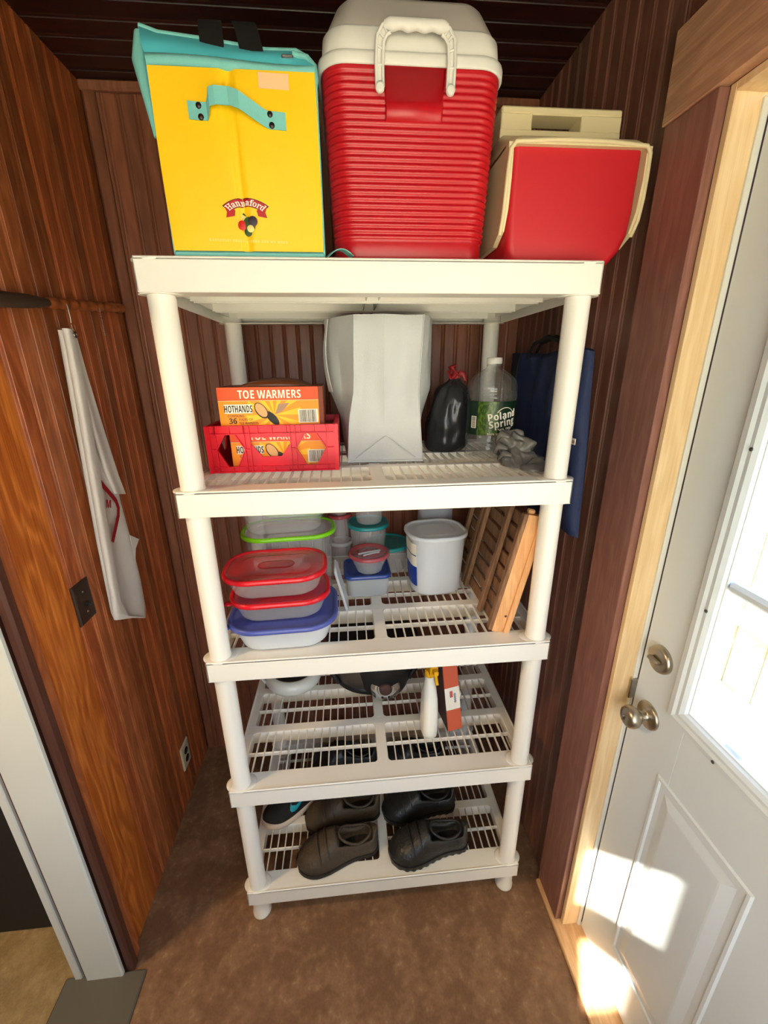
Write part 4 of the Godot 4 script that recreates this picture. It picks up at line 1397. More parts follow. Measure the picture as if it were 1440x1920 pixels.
func build_bin_bag() -> void:
	var b := thing("rubbish_bag", "small filled black rubbish bag with a red tie beside the grey shopping bag", "bag", Vector3(0.255, Y2 + 0.0005, -0.425))
	var nz := noise(5, 6.0, 3)
	var f := func(a: float, t: float) -> Vector3:
		var y := 0.222 * t
		var r := lerpf(0.072, 0.066, t) * sqrt(maxf(0.0, 1.0 - pow(t, 5.0) * 0.99)) * smoothstep(-0.25, 0.12, t)
		if t > 0.9:
			r = lerpf(r, 0.014, (t - 0.9) * 10)
		var d := Vector3(cos(a) * r, y, sin(a) * r * 0.85)
		d += Vector3(cos(a), 0, sin(a)) * (nz.get_noise_3d(d.x * 3, y * 1.2, d.z * 3) * 0.016 * sin(PI * clampf(t, 0, 1)) + 0.0035 * sin(a * 9 + t * 4) * t)
		d.x += -0.012 * (1 - t) + 0.012 * t
		return d
	part(b, "sack", blob(30, 48, f), M.bin_bag)
	var g := Geo.new()
	g.tube([Vector3(0.0, 0.222, 0.0), Vector3(0.012, 0.240, 0.01), Vector3(-0.005, 0.256, 0.012), Vector3(0.012, 0.262, 0.008)], [0.008, 0.010, 0.012, 0.006], 8, 1, true, 0.5)
	g.tube([Vector3(0.012, 0.222, 0.004), Vector3(0.028, 0.240, 0.012), Vector3(0.036, 0.236, 0.014), Vector3(0.044, 0.218, 0.016)], [0.006, 0.009, 0.008, 0.005], 8, 1, true, 0.4)
	g.tube([Vector3(0.0, 0.222, 0.008), Vector3(-0.012, 0.245, 0.012), Vector3(0.004, 0.250, 0.016), Vector3(0.022, 0.230, 0.016)], [0.005, 0.008, 0.008, 0.005], 8, 1, true, 0.4)
	part(b, "red_tie", g, M.red_tie)

func build_jug() -> void:
	var b := thing("water_jug", "large clear plastic water bottle with a green label and white cap", "bottle", Vector3(0.356, Y2 + 0.0005, -0.325), -0.02)
	var R := 0.071
	var prof := [Vector2(0.030, 0.006), Vector2(0.056, 0.0), Vector2(0.066, 0.004), Vector2(0.0705, 0.016), Vector2(0.071, 0.034), Vector2(0.0695, 0.037), Vector2(0.071, 0.041), Vector2(0.071, 0.064), Vector2(0.0685, 0.068), Vector2(0.0685, 0.165), Vector2(0.071, 0.170), Vector2(0.0715, 0.180), Vector2(0.069, 0.183), Vector2(0.0715, 0.187), Vector2(0.071, 0.200), Vector2(0.067, 0.214), Vector2(0.058, 0.228), Vector2(0.045, 0.239), Vector2(0.031, 0.247), Vector2(0.0225, 0.252), Vector2(0.020, 0.258), Vector2(0.0185, 0.268)]
	var g := Geo.new()
	g.lathe(prof, 48, Vector3.ZERO, 1, 1, true, false)
	part(b, "body", g, M.pet)
	g = Geo.new()
	g.lathe([Vector2(0.0205, 0.2575), Vector2(0.0215, 0.259), Vector2(0.0215, 0.262), Vector2(0.0195, 0.263)], 28, Vector3.ZERO, 1, 1, false, false)
	part(b, "neck_ring", g, M.pet)
	g = Geo.new()
	g.lathe([Vector2(0.0218, 0.264), Vector2(0.0222, 0.266), Vector2(0.0222, 0.278), Vector2(0.0205, 0.281), Vector2(0.001, 0.2815)], 32)
	part(b, "cap", g, M.cap_white)
	# label band: sleeve from one side round to the other
	var lr := 0.0705
	var band := func(a0: float, a1: float, y0: float, y1: float, r: float) -> Geo:
		var q := Geo.new()
		q.grid(func(s: float, t: float) -> Vector3:
			var a := lerpf(a0, a1, s)
			return Vector3(sin(a) * r, lerpf(y0, y1, t), cos(a) * r), 24, 4)
		return q
	part(b, "label", band.call(-1.75, 1.75, 0.0685, 0.1635, lr), M.label_deep)
	var lab := part(b, "label_picture", band.call(-0.85, 0.0, 0.069, 0.163, lr + 0.0004), M.label_green)
	var wrap := func(x0: float, y0: float, dz: float, rot := 0.0) -> Callable:
		return func(p: Vector3) -> Vector3:
			var px := p.x * cos(rot) - p.y * sin(rot)
			var py := p.x * sin(rot) + p.y * cos(rot)
			var a := (px + x0) / lr
			return Vector3(sin(a) * (lr + dz + p.z), py + y0, cos(a) * (lr + dz + p.z))
	letters(b, "Poland", 0.0275, M.print_white, Transform3D(), true, false, wrap.call(0.014, 0.125, 0.0014, 0.16))
	letters(b, "Spring", 0.0275, M.print_white, Transform3D(), true, false, wrap.call(0.015, 0.104, 0.0014, 0.16))
	letters(b, "est. 1845", 0.0085, M.print_white, Transform3D(), true, false, wrap.call(0.024, 0.088, 0.0014, 0.10))
	letters(b, "100% NATURAL SPRING WATER", 0.0085, M.print_white, Transform3D(), true, false, wrap.call(0.034, 0.0725, 0.0014))
	g = Geo.new()
	for i in 40:
		var a0 := TAU * i / 40.0
		var a1 := TAU * (i + 1) / 40.0
		if (a0 > 2.5 and a0 < 3.9) or a0 < 0.35 or a0 > 5.95:
			continue
		var w: Callable = wrap.call(0.022, 0.113, 0.0012)
		g.quad(w.call(Vector3(cos(a0) * 0.0325, sin(a0) * 0.035, 0)), w.call(Vector3(cos(a1) * 0.0325, sin(a1) * 0.035, 0)), w.call(Vector3(cos(a1) * 0.0305, sin(a1) * 0.033, 0)), w.call(Vector3(cos(a0) * 0.0305, sin(a0) * 0.033, 0)), 1)
	part(b, "label_circle", g, M.print_white)
	part(b, "barcode_panel", band.call(-1.16, -0.90, 0.088, 0.122, lr + 0.0008), M.print_white)
	g = Geo.new()
	var rg := RandomNumberGenerator.new()
	rg.seed = 6
	var y := 0.090
	while y < 0.119:
		var h := rg.randf_range(0.0007, 0.0017)
		var w: Callable = wrap.call(0, 0, 0.0012)
		g.grid(func(s: float, t: float) -> Vector3: return w.call(Vector3(lerpf(-1.12, -0.94, s) * lr, y + t * h, 0)), 3, 1)
		y += h + rg.randf_range(0.0008, 0.0016)
	part(b, "barcode", g, M.print_black)

func build_crumpled_bag() -> void:
	var b := thing("plastic_bag", "crumpled translucent grey plastic bag beside the front right post", "bag", Vector3(0.392, Y2 + 0.0005, -0.178))
	var nz := noise(17, 8.0, 2)
	var n2 := noise(18, 26.0, 2)
	var f := func(a: float, t: float) -> Vector3:
		var y := 0.098 * t
		var r := 0.056 * sqrt(maxf(0.02, 1.0 - pow(t, 2.6))) * (0.86 + 0.3 * t * (1 - t))
		var p := Vector3(cos(a) * r, y, sin(a) * r * 0.9)
		var n := absf(nz.get_noise_3d(p.x * 1.6, y * 1.6, p.z * 1.6)) * 0.042 - 0.010 + n2.get_noise_3d(p.x, y, p.z) * 0.0045
		p += Vector3(cos(a), 0.5, sin(a)) * n * minf(1.0, t * 6 + 0.2)
		p.y = maxf(p.y, 0.0)
		p.x += -0.018 * t * t
		return p
	part(b, "film", blob(36, 56, f), M.grey_film)
	var g := Geo.new()
	for q in [[-0.056, 0.03, 0.03], [-0.050, 0.06, 0.022], [-0.045, 0.012, 0.036]]:
		g.tube([Vector3(q[0], q[1], q[2] - 0.03), Vector3(q[0] - 0.014, q[1] + 0.012, q[2] - 0.02), Vector3(q[0] - 0.012, q[1] + 0.03, q[2]), Vector3(q[0] + 0.008, q[1] + 0.022, q[2] + 0.006)], [0.006, 0.011, 0.012, 0.005], 10, 1, true, 0.6)
	part(b, "twisted_end", g, M.grey_film)
	# flattened skirt of film lying towards the post
	g = blob(14, 44, func(a: float, t: float) -> Vector3:
		var r := lerpf(0.040, 0.004, t * t)
		var p := Vector3(0.024 + cos(a) * r * 1.0, 0.020 * t, 0.056 + sin(a) * r * 0.8)
		p.y += maxf(0.0, nz.get_noise_3d(p.x * 2, 0, p.z * 2)) * 0.022 * t
		return p)
	part(b, "film_skirt", g, M.grey_film)

func build_blue_bag() -> void:
	var b := thing("blue_carrier", "dark blue fabric carrier hanging between the shelving unit and the right wall", "bag", Vector3(0.522, 1.33, 0))
	var nz := noise(29, 3.0, 3)
	var rings := []
	for j in 25:
		var t := j / 24.0
		var y := 0.462 * t
		var z0 := lerpf(-0.052, -0.100, t)
		var z1 := lerpf(-0.50, -0.615, t)
		var th := 0.014 + 0.012 * sin(PI * clampf(t * 1.1, 0, 1))
		var ring := PackedVector3Array()
		for i in 40:
			var q := i / 20.0
			var s := q if q <= 1.0 else 2.0 - q
			var side := -1.0 if q <= 1.0 else 1.0
			var z := lerpf(z0, z1, s)
			var prof := sqrt(maxf(0.0, 1.0 - pow(absf(2 * s - 1), 6.0)))
			var x := side * th * prof
			if side < 0:
				x += nz.get_noise_2d(z * 5, y * 1.5) * 0.022 * prof
			ring.append(Vector3(clampf(x, -0.05, 0.045), y + 0.012 * sin(s * 9.0) * t * t, z))
		rings.append(ring)
	var g := Geo.new()
	g.loft(rings, true, true, 1)
	part(b, "folded_cloth", g, M.blue_cloth)
	g = Geo.new()
	var hr := []
	for i in 7:
		var c := Vector3(-0.028 - 0.006 * sin(i * 0.5), 0.47 - i * 0.020, -0.50 - i * 0.002)
		hr.append(PackedVector3Array([c + Vector3(0, 0, 0.020), c + Vector3(0.002, 0, -0.020), c + Vector3(0.005, 0, -0.020), c + Vector3(0.003, 0, 0.020)]))
	g.loft(hr, true, true, -1)
	part(b, "strap", g, M.nylon)
	for k in 2:
		g = Geo.new()
		var x := -0.012 + 0.022 * k
		g.tube([Vector3(x, 0.455, -0.22), Vector3(x, 0.495, -0.26), Vector3(x + 0.006, 0.51, -0.34), Vector3(x, 0.495, -0.42), Vector3(x, 0.455, -0.46)], 0.006, 8, 1, true, 0.5)
		part(b, "carry_handle", g, M.nylon)
	g = Geo.new()
	g.box(Vector3(-0.024, 0.248, -0.108), Vector3(0.002, 0.016, 0.040), 0.0005)
	var tg := part(b, "care_tag", g, M.print_white)
	g = Geo.new()
	g.box(Vector3(-0.0255, 0.247, -0.096), Vector3(0.001, 0.008, 0.010), 0.0003)
	part(tg, "tag_print", g, M.print_grey)

# ---------------------------------------------------------------- third shelf
# food container: rounded rectangle (or round when r is big) body with a lid
func container(called: String, label: String, at: Vector3, turn: float, w: float, d: float, h: float, r: float, taper: float, body: String, lid: String, lid_over := 0.006, lid_rim := "", group := "") -> Node3D:
	var c := thing(called, label, "container", at, turn, group)
	var g := Geo.new()
	var rings := []
	var k := 1.0 - taper
	for q in [[0.0, k * 0.90], [0.001, k * 0.95], [0.005, k * 0.99], [0.010, k + 0.005], [h * 0.5, k + taper * 0.55], [h - 0.010, 1.0 - taper * 0.04], [h - 0.008, 1.012], [h, 1.015]]:
		rings.append(rr(w * q[1], d * q[1], r * q[1], q[0], 0, 0, 9))
	g.loft(rings, true, false, 1)
	part(c, "body", g, M[body])
	if lid == "":
		g = Geo.new()
		rings = []
		for q in [[h - 0.003, 1.012], [h - 0.003, 1.05], [h, 1.055], [h + 0.001, 1.03], [h, 1.0]]:
			rings.append(rr(w * q[1], d * q[1], r * q[1], q[0], 0, 0, 9))
		g.loft(rings, false, false, 1)
		part(c, "rim", g, M.clear_rim)
		return c
	var o := lid_over * 2
	g = Geo.new()
	rings = []
	for q in [[h - 0.009, o], [h - 0.0085, o + 0.002], [h - 0.004, o + 0.002], [h + 0.001, o], [h + 0.003, o - 0.004], [h + 0.0035, o - 0.012], [h + 0.0025, o - 0.018], [h - 0.001, o - 0.022]]:
		rings.append(rr(w + q[1], d + q[1], r + q[1] / 2, q[0], 0, 0, 9))
	g.loft(rings, false, false, 1)
	var l := part(c, "lid", g, M[lid_rim if lid_rim else lid])
	g = Geo.new()
	rings = []
	for q in [[h - 0.001, o - 0.022], [h - 0.0018, o - 0.026], [h - 0.0018, -0.06], [h - 0.0008, -0.066], [h - 0.0008, -0.07]]:
		rings.append(rr(maxf(0.01, w + q[1]), maxf(0.01, d + q[1]), maxf(0.003, r + q[1] / 2), q[0], 0, 0, 9))
	g.loft(rings, false, true, 1)
	part(l, "lid_panel", g, M[lid])
	return c

func build_containers() -> void:
	var y := Y3 + 0.0015
	# stack at the front left
	var c := container("food_container", "large frosted food container with blue lid under the red-lidded ones", Vector3(-0.266, y, -0.135), 0.03, 0.268, 0.225, 0.076, 0.07, 0.13, "frost_milky", "lid_blue", 0.012)
	var g := Geo.new()
	g.lathe([Vector2(0.014, -0.002), Vector2(0.014, 0.0), Vector2(0.001, 0.0005)], 16, Vector3(-0.146, 0.072, 0.082))
	part(c, "lift_tab", g, M.lid_blue)
	c = container("food_container", "clear shallow container with red lid between the blue lid and another red lid", Vector3(-0.271, y + 0.080, -0.130), 0.05, 0.245, 0.170, 0.058, 0.062, 0.10, "clear_plastic", "lid_red", 0.010, "lid_red_rim", "red-lidded containers")
	g = Geo.new()
	g.lathe([Vector2(0.012, -0.002), Vector2(0.012, 0.0), Vector2(0.001, 0.0005)], 16, Vector3(-0.130, 0.054, 0.060))
	part(c, "lift_tab", g, M.lid_red_rim)
	c = container("food_container", "clear shallow food container with a red lid on top of the front left stack", Vector3(-0.282, y + 0.142, -0.146), 0.05, 0.255, 0.182, 0.058, 0.066, 0.10, "clear_plastic", "lid_red", 0.010, "lid_red_rim", "red-lidded containers")
	g = Geo.new()
	var rings := []
	for q in [[0.0570, 0.100, 0.05], [0.0585, 0.096, 0.046], [0.0585, 0.08, 0.03]]:
		rings.append(rr(q[1], q[2], q[2] / 2, q[0]))
	g.loft(rings, false, true, 1)
	part(c, "lid_vent", g, M.lid_red)
	# behind it: deep clear tubs with lime lids
	c = container("food_container", "deep clear food tub with a lime green lid behind the red-lidded stack", Vector3(-0.272, y, -0.36), 0.08, 0.275, 0.165, 0.224, 0.068, 0.10, "clear_plastic", "clear_rim", 0.010, "lid_lime")
	c = container("food_container", "clear shallow container standing on the lime green lid, cut off by the shelf above", Vector3(-0.285, y + 0.229, -0.365), 0.10, 0.255, 0.15, 0.10, 0.06, 0.10, "clear_plastic", "", 0.008)
	c = container("food_container", "narrow clear food tub with lime green lid against the back of the third shelf", Vector3(-0.268, y, -0.520), 0.0, 0.20, 0.085, 0.232, 0.048, 0.08, "clear_plastic", "clear_rim", 0.009, "lid_lime")
	# column of clear cups with pinkish lids
	for i in 3:
		container("plastic_cup", ["clear plastic cup at the bottom of the column behind the lime lids", "clear plastic cup with pink lid, middle of the column behind the lime lids", "clear plastic cup with pink lid, topmost of the column behind the lime lids"][i], Vector3(-0.113, y + i * 0.106, -0.528), 0.0, 0.076, 0.076, 0.102, 0.038, 0.16, "clear_plastic", "lid_pink" if i > 0 else "clear_rim", 0.005)
	# loose clear lid on edge
	g = Geo.new()
	rings = []
	for q in [[0.0, 0.150, 0.080], [0.006, 0.156, 0.086], [0.008, 0.150, 0.080], [0.005, 0.14, 0.07]]:
		rings.append(turned(rr(q[1], q[2], 0.02, q[0]), Transform3D(Basis(Vector3.BACK, PI / 2 + 0.22), Vector3(0, 0.078, 0))))
	g.loft(rings, true, true, 1)
	var ll := tagged("loose_lid", g, M.frost, "loose clear rounded lid standing on edge beside the red-lidded stack", "lid")
	ll.position = Vector3(-0.106, Y3, -0.235)
	# small square with a round one on it
	container("food_container", "small square clear container with a navy blue lid in the middle of the third shelf", Vector3(-0.026, y, -0.345), 0.02, 0.142, 0.135, 0.078, 0.022, 0.08, "hazy", "lid_navy", 0.005)
	c = container("food_container", "small round clear bowl with a translucent red lid standing on the navy lid", Vector3(-0.018, y + 0.081, -0.325), 0.0, 0.122, 0.122, 0.062, 0.061, 0.30, "clear_plastic", "lid_pink", 0.006)
	g = Geo.new()
	g.tube([Vector3(-0.035, 0.0625, 0.018), Vector3(0.0, 0.063, 0.006), Vector3(0.038, 0.0625, -0.006)], 0.004, 6, 1, true, 0.25)
	g.tube([Vector3(-0.02, 0.0625, 0.030), Vector3(0.01, 0.063, 0.016), Vector3(0.034, 0.0625, 0.008)], 0.003, 6, 1, true, 0.25)
	part(c, "embossed_lettering", g, M.frost)
	# teal lidded stack behind
	container("food_container", "round clear container with teal lid, lowest of the stack behind the navy lid", Vector3(0.060, y, -0.502), 0.0, 0.150, 0.150, 0.100, 0.075, 0.10, "clear_plastic", "lid_teal", 0.006)
	container("food_container", "round clear container with bright teal lid under an open bowl, behind the navy lid", Vector3(-0.012, y + 0.104, -0.472), 0.0, 0.132, 0.132, 0.088, 0.060, 0.12, "clear_plastic", "lid_teal", 0.006)
	container("food_container", "open clear bowl on top of the teal-lidded stack", Vector3(-0.008, y + 0.196, -0.472), 0.0, 0.112, 0.112, 0.10, 0.054, 0.20, "clear_plastic", "", 0.004)
	# big canister
	c = container("canister", "large frosted white canister with a flat lid and a blue label", Vector3(0.204, y, -0.345), 0.10, 0.182, 0.165, 0.205, 0.062, 0.10, "frost_milky", "frost_milky", 0.008)
	var lab := func(a0: float, a1: float, y0: float, y1: float, dr: float) -> Geo:
		var q := Geo.new()
		q.grid(func(s: float, t: float) -> Vector3:
			var yy := lerpf(y0, y1, t)
			var ring := rr((0.182 * (0.906 + 0.10 * yy / 0.205)) + dr, (0.165 * (0.906 + 0.10 * yy / 0.205)) + dr, 0.059, yy, 0, 0, 9)
			var f := lerpf(a0, a1, s) * ring.size()
			var i := int(f)
			return ring[i % ring.size()].lerp(ring[(i + 1) % ring.size()], f - i), 10, 4)
		return q
	part(c, "label_white", lab.call(0.385, 0.52, 0.100, 0.180, 0.003), M.print_white)
	part(c, "label_blue", lab.call(0.385, 0.52, 0.030, 0.100, 0.003), M.label_blue)
	part(c, "label_rule", lab.call(0.39, 0.50, 0.138, 0.142, 0.004), M.blue_print)
	container("food_container", "wide clear container behind the frosted canister", Vector3(0.240, y + 0.0, -0.525), 0.0, 0.13, 0.09, 0.262, 0.05, 0.06, "frost", "frost", 0.006)

func build_rack() -> void:
	var k := thing("slatted_rack", "folded wooden slatted rack leaning to the right on the third shelf", "rack", Vector3(0.312, Y3 + 0.004, -0.058))
	var up := Vector3(0.205, 0.979, 0).normalized()
	var nn := Vector3(-up.y, up.x, 0)
	var bs := Basis(-nn, up, Vector3(0, 0, 1))   # x away from the slatted face, y up the board, z to the front
	var xf := Transform3D(bs, Vector3.ZERO)
	var L := 0.352
	var g := Geo.new()
	g.prism(PackedVector2Array([Vector2(0.0, 0), Vector2(0.034, -0.004), Vector2(0.040, -0.010), Vector2(0.051, -0.010), Vector2(0.051, L - 0.004), Vector2(0.034, L), Vector2(0.0, L)]), 0.020, xf * Transform3D(Basis(), Vector3(0, 0, -0.02)))
	var st := part(k, "end_stile", g, M.rack_end, "pale freshly cut end board")
	g = Geo.new()
	g.box(Vector3(0.0405, L / 2 - 0.007, 0.003), Vector3(0.017, L - 0.014, 0.008), 0.002, xf)
	part(st, "edge_strip", g, M.rack_end)
	g = Geo.new()
	g.lathe([Vector2(0.004, 0), Vector2(0.0035, 0.0008), Vector2(0.0005, 0.0009)], 10, Vector3.ZERO, 1, 1, false, true, 1, xf * Transform3D(Basis(Vector3.RIGHT, PI / 2), Vector3(0.026, 0.052, 0)))
	part(st, "knot", g, M.cardboard_dark)
	# battens on the slatted face
	for z in [-0.012, -0.105, -0.262, -0.290, -0.395]:
		g = Geo.new()
		g.box(Vector3(-0.003, L / 2, z), Vector3(0.014, L, 0.020), 0.002, xf)
		part(k, "batten", g, M.rack)
	for i in 8:
		g = Geo.new()
		var y := 0.022 + i * 0.0425
		g.box(Vector3.ZERO, Vector3(0.008, 0.037, 0.40), 0.0015, xf * Transform3D(Basis(Vector3.BACK, 0.16), Vector3(0.012, y, -0.212)))
		part(k, "slat", g, M.rack)
	g = Geo.new()
	g.box(Vector3(0.012, L + 0.006, -0.018), Vector3(0.018, 0.012, 0.016), 0.003, xf)
	part(k, "peg", g, M.rack_end)

# ---------------------------------------------------------------- fourth shelf
func build_fourth() -> void:
	var b := thing("round_pot", "white round pot with a dark inside on the fourth shelf", "pot", Vector3(-0.318, Y4 + 0.0005, -0.452))
	var g := Geo.new()
	g.lathe([Vector2(0.070, 0.0), Vector2(0.088, 0.004), Vector2(0.104, 0.016), Vector2(0.109, 0.030), Vector2(0.106, 0.046), Vector2(0.098, 0.058), Vector2(0.088, 0.064), Vector2(0.082, 0.063), Vector2(0.079, 0.056), Vector2(0.076, 0.040)], 44, Vector3.ZERO, 1, 1, true, false)
	part(b, "body", g, M.ceramic)
	g = Geo.new()
	g.lathe([Vector2(0.0785, 0.052), Vector2(0.072, 0.034), Vector2(0.05, 0.026), Vector2(0.001, 0.025)], 36, Vector3.ZERO, 1, 1, false, true)
	part(b, "inside", g, M.dark_dish, "dark inner dish")
	g = Geo.new()
	g.tube([Vector3(-0.105, 0.03, 0.035), Vector3(-0.112, 0.05, 0.042), Vector3(-0.113, 0.09, 0.04), Vector3(-0.112, 0.14, 0.036)], [0.006, 0.005, 0.007, 0.012], 10)
	part(b, "side_handle", g, M.ceramic)

	b = thing("slow_cooker", "steel slow cooker with black trim and round dial on the fourth shelf", "slow cooker", Vector3(-0.006, Y4 + 0.0005, -0.448))
	g = Geo.new()
	g.lathe([Vector2(0.118, 0.016), Vector2(0.132, 0.03), Vector2(0.142, 0.07), Vector2(0.148, 0.12), Vector2(0.150, 0.17), Vector2(0.149, 0.185)], 48, Vector3.ZERO, 1.12, 0.84, true, true)
	part(b, "steel_shell", g, M.cooker_steel)
	g = Geo.new()
	g.lathe([Vector2(0.116, 0.0), Vector2(0.126, 0.002), Vector2(0.134, 0.012), Vector2(0.134, 0.022), Vector2(0.130, 0.028)], 48, Vector3.ZERO, 1.12, 0.84, true, false)
	part(b, "base_trim", g, M.black)
	g = Geo.new()
	g.lathe([Vector2(0.149, 0.178), Vector2(0.158, 0.182), Vector2(0.160, 0.192), Vector2(0.154, 0.198)], 48, Vector3.ZERO, 1.12, 0.84, false, true)
	part(b, "rim_trim", g, M.black)
	# control pod
	g = Geo.new()
	var rings := []
	for q in [[0.0, 0.060, 0.030], [0.004, 0.072, 0.036], [0.03, 0.084, 0.044], [0.10, 0.094, 0.052], [0.17, 0.10, 0.056], [0.176, 0.09, 0.05]]:
		var ring := PackedVector3Array()
		for i in 25:
			var a := PI * i / 24.0
			ring.append(Vector3(0.036 + cos(a) * q[1], q[0] + 0.002, 0.085 + sin(a) * q[2] + q[0] * 0.14))
		rings.append(ring)
	g.loft(rings, true, true, 1)
	part(b, "control_pod", g, M.black)
	var px := Transform3D(Basis(Vector3.RIGHT, PI / 2 - 0.14), Vector3(0.036, 0.058, 0.1350))
	g = Geo.new()
	g.lathe([Vector2(0.054, 0.0), Vector2(0.054, 0.003), Vector2(0.051, 0.006), Vector2(0.029, 0.0075), Vector2(0.027, 0.0065)], 32, Vector3.ZERO, 1, 1, true, true, 1, px)
	var dp := part(b, "dial_plate", g, M.chrome)
	g = Geo.new()
	g.lathe([Vector2(0.024, 0.005), Vector2(0.023, 0.016), Vector2(0.018, 0.020), Vector2(0.001, 0.021)], 28, Vector3.ZERO, 1, 1, true, true, 1, px)
	part(dp, "dial", g, M.cardboard_dark)
	g = Geo.new()
	for s in [-1.0, 1.0]:
		g.lathe([Vector2(0.0045, 0.0), Vector2(0.0045, 0.0082), Vector2(0.001, 0.0084)], 10, Vector3(s * 0.012, 0, 0.035), 1, 1, true, true, 1, px)
	part(dp, "dial_mark", g, M.print_black)
	for s in [-1.0, 1.0]:
		g = Geo.new()
		g.tube([Vector3(s * 0.135, 0.03, 0.06), Vector3(s * 0.158, 0.07, 0.055), Vector3(s * 0.175, 0.12, 0.04), Vector3(s * 0.178, 0.15, 0.02)], [0.009, 0.011, 0.012, 0.01], 10)
		part(b, "side_handle", g, M.black)

	b = thing("spray_bottle", "white spray bottle with a yellow trigger on the fourth shelf", "bottle", Vector3(0.161, Y4 + 0.0005, -0.158), 0.12)
	g = Geo.new()
	rings = []
	for q in [[0.0, 0.040, 0.056, 0.0], [0.004, 0.048, 0.066, 0.0], [0.03, 0.050, 0.070, 0.0], [0.10, 0.049, 0.070, 0.0], [0.15, 0.046, 0.064, -0.001], [0.185, 0.040, 0.050, -0.003], [0.205, 0.032, 0.036, -0.005], [0.222, 0.027, 0.028, -0.006], [0.232, 0.026, 0.026, -0.006]]:
		rings.append(rr(q[1], q[2], 0.020, q[0], 0, q[3], 6))
	g.loft(rings, true, true, 1)
	part(b, "bottle_body", g, M.bottle_white)
	g = Geo.new()
	g.lathe([Vector2(0.0145, 0.228), Vector2(0.0155, 0.230), Vector2(0.0155, 0.250), Vector2(0.0135, 0.254)], 24, Vector3(0, 0, -0.006))
	part(b, "collar", g, M.trigger)
	g = Geo.new()
	g.box(Vector3(0, 0.275, 0.006), Vector3(0.026, 0.036, 0.070), 0.006)
	g.box(Vector3(0, 0.282, 0.048), Vector3(0.016, 0.016, 0.020), 0.003)
	var hd := part(b, "spray_head", g, M.trigger)
	g = Geo.new()
	g.tube([Vector3(0.006, 0.264, 0.024), Vector3(0.009, 0.248, 0.030), Vector3(0.011, 0.232, 0.030), Vector3(0.012, 0.222, 0.035)], 0.0055, 8)
	part(hd, "trigger_lever", g, M.trigger)

	b = thing("carton", "narrow salmon carton with a white band leaning beside the spray bottle", "box", Vector3(0.252, Y4 + 0.001, -0.152))
	var lean := Transform3D(Basis(Vector3.BACK, 0.10) * Basis(Vector3.RIGHT, -0.06) * Basis(Vector3.UP, 0.14), Vector3(0, 0.0035, 0))
	g = Geo.new()
	g.box(Vector3(0, 0.042, -0.045), Vector3(0.050, 0.084, 0.09), 0.001, lean)
	part(b, "salmon_panel", g, M.salmon)
	g = Geo.new()
	g.box(Vector3(0, 0.225, -0.045), Vector3(0.050, 0.110, 0.09), 0.001, lean)
	part(b, "salmon_panel", g, M.salmon)
	g = Geo.new()
	g.box(Vector3(0, 0.127, -0.045), Vector3(0.0502, 0.087, 0.0902), 0.001, lean)
	part(b, "white_band", g, M.print_white)
	g = Geo.new()
	g.box(Vector3(-0.0255, 0.14, -0.045), Vector3(0.001, 0.278, 0.088), 0.0003, lean)
	part(b, "dark_side", g, M.cardboard_dark)
	g = Geo.new()
	for i in 7:
		g.box(Vector3(-0.004, 0.145 + i * 0.0035 - 0.010, 0.0008), Vector3(0.010, 0.0024, 0.0008), 0.0002, lean)
	part(b, "red_print", g, M.red_print)
	g = Geo.new()
	for i in 9:
		g.box(Vector3(0.008, 0.112 + i * 0.0042, 0.0008), Vector3(0.006 + 0.002 * (i % 2), 0.0022, 0.0008), 0.0002, lean)
	part(b, "blue_print", g, M.blue_print)
	g = Geo.new()
	g.lathe([Vector2(0.002, -0.016), Vector2(0.012, -0.012), Vector2(0.016, 0.0), Vector2(0.013, 0.011), Vector2(0.006, 0.017), Vector2(0.001, 0.018)], 18, Vector3(0.028, 0.118, -0.03), 0.8, 1, true, true, 1, lean)
	part(b, "round_cap", g, M.bottle_white)

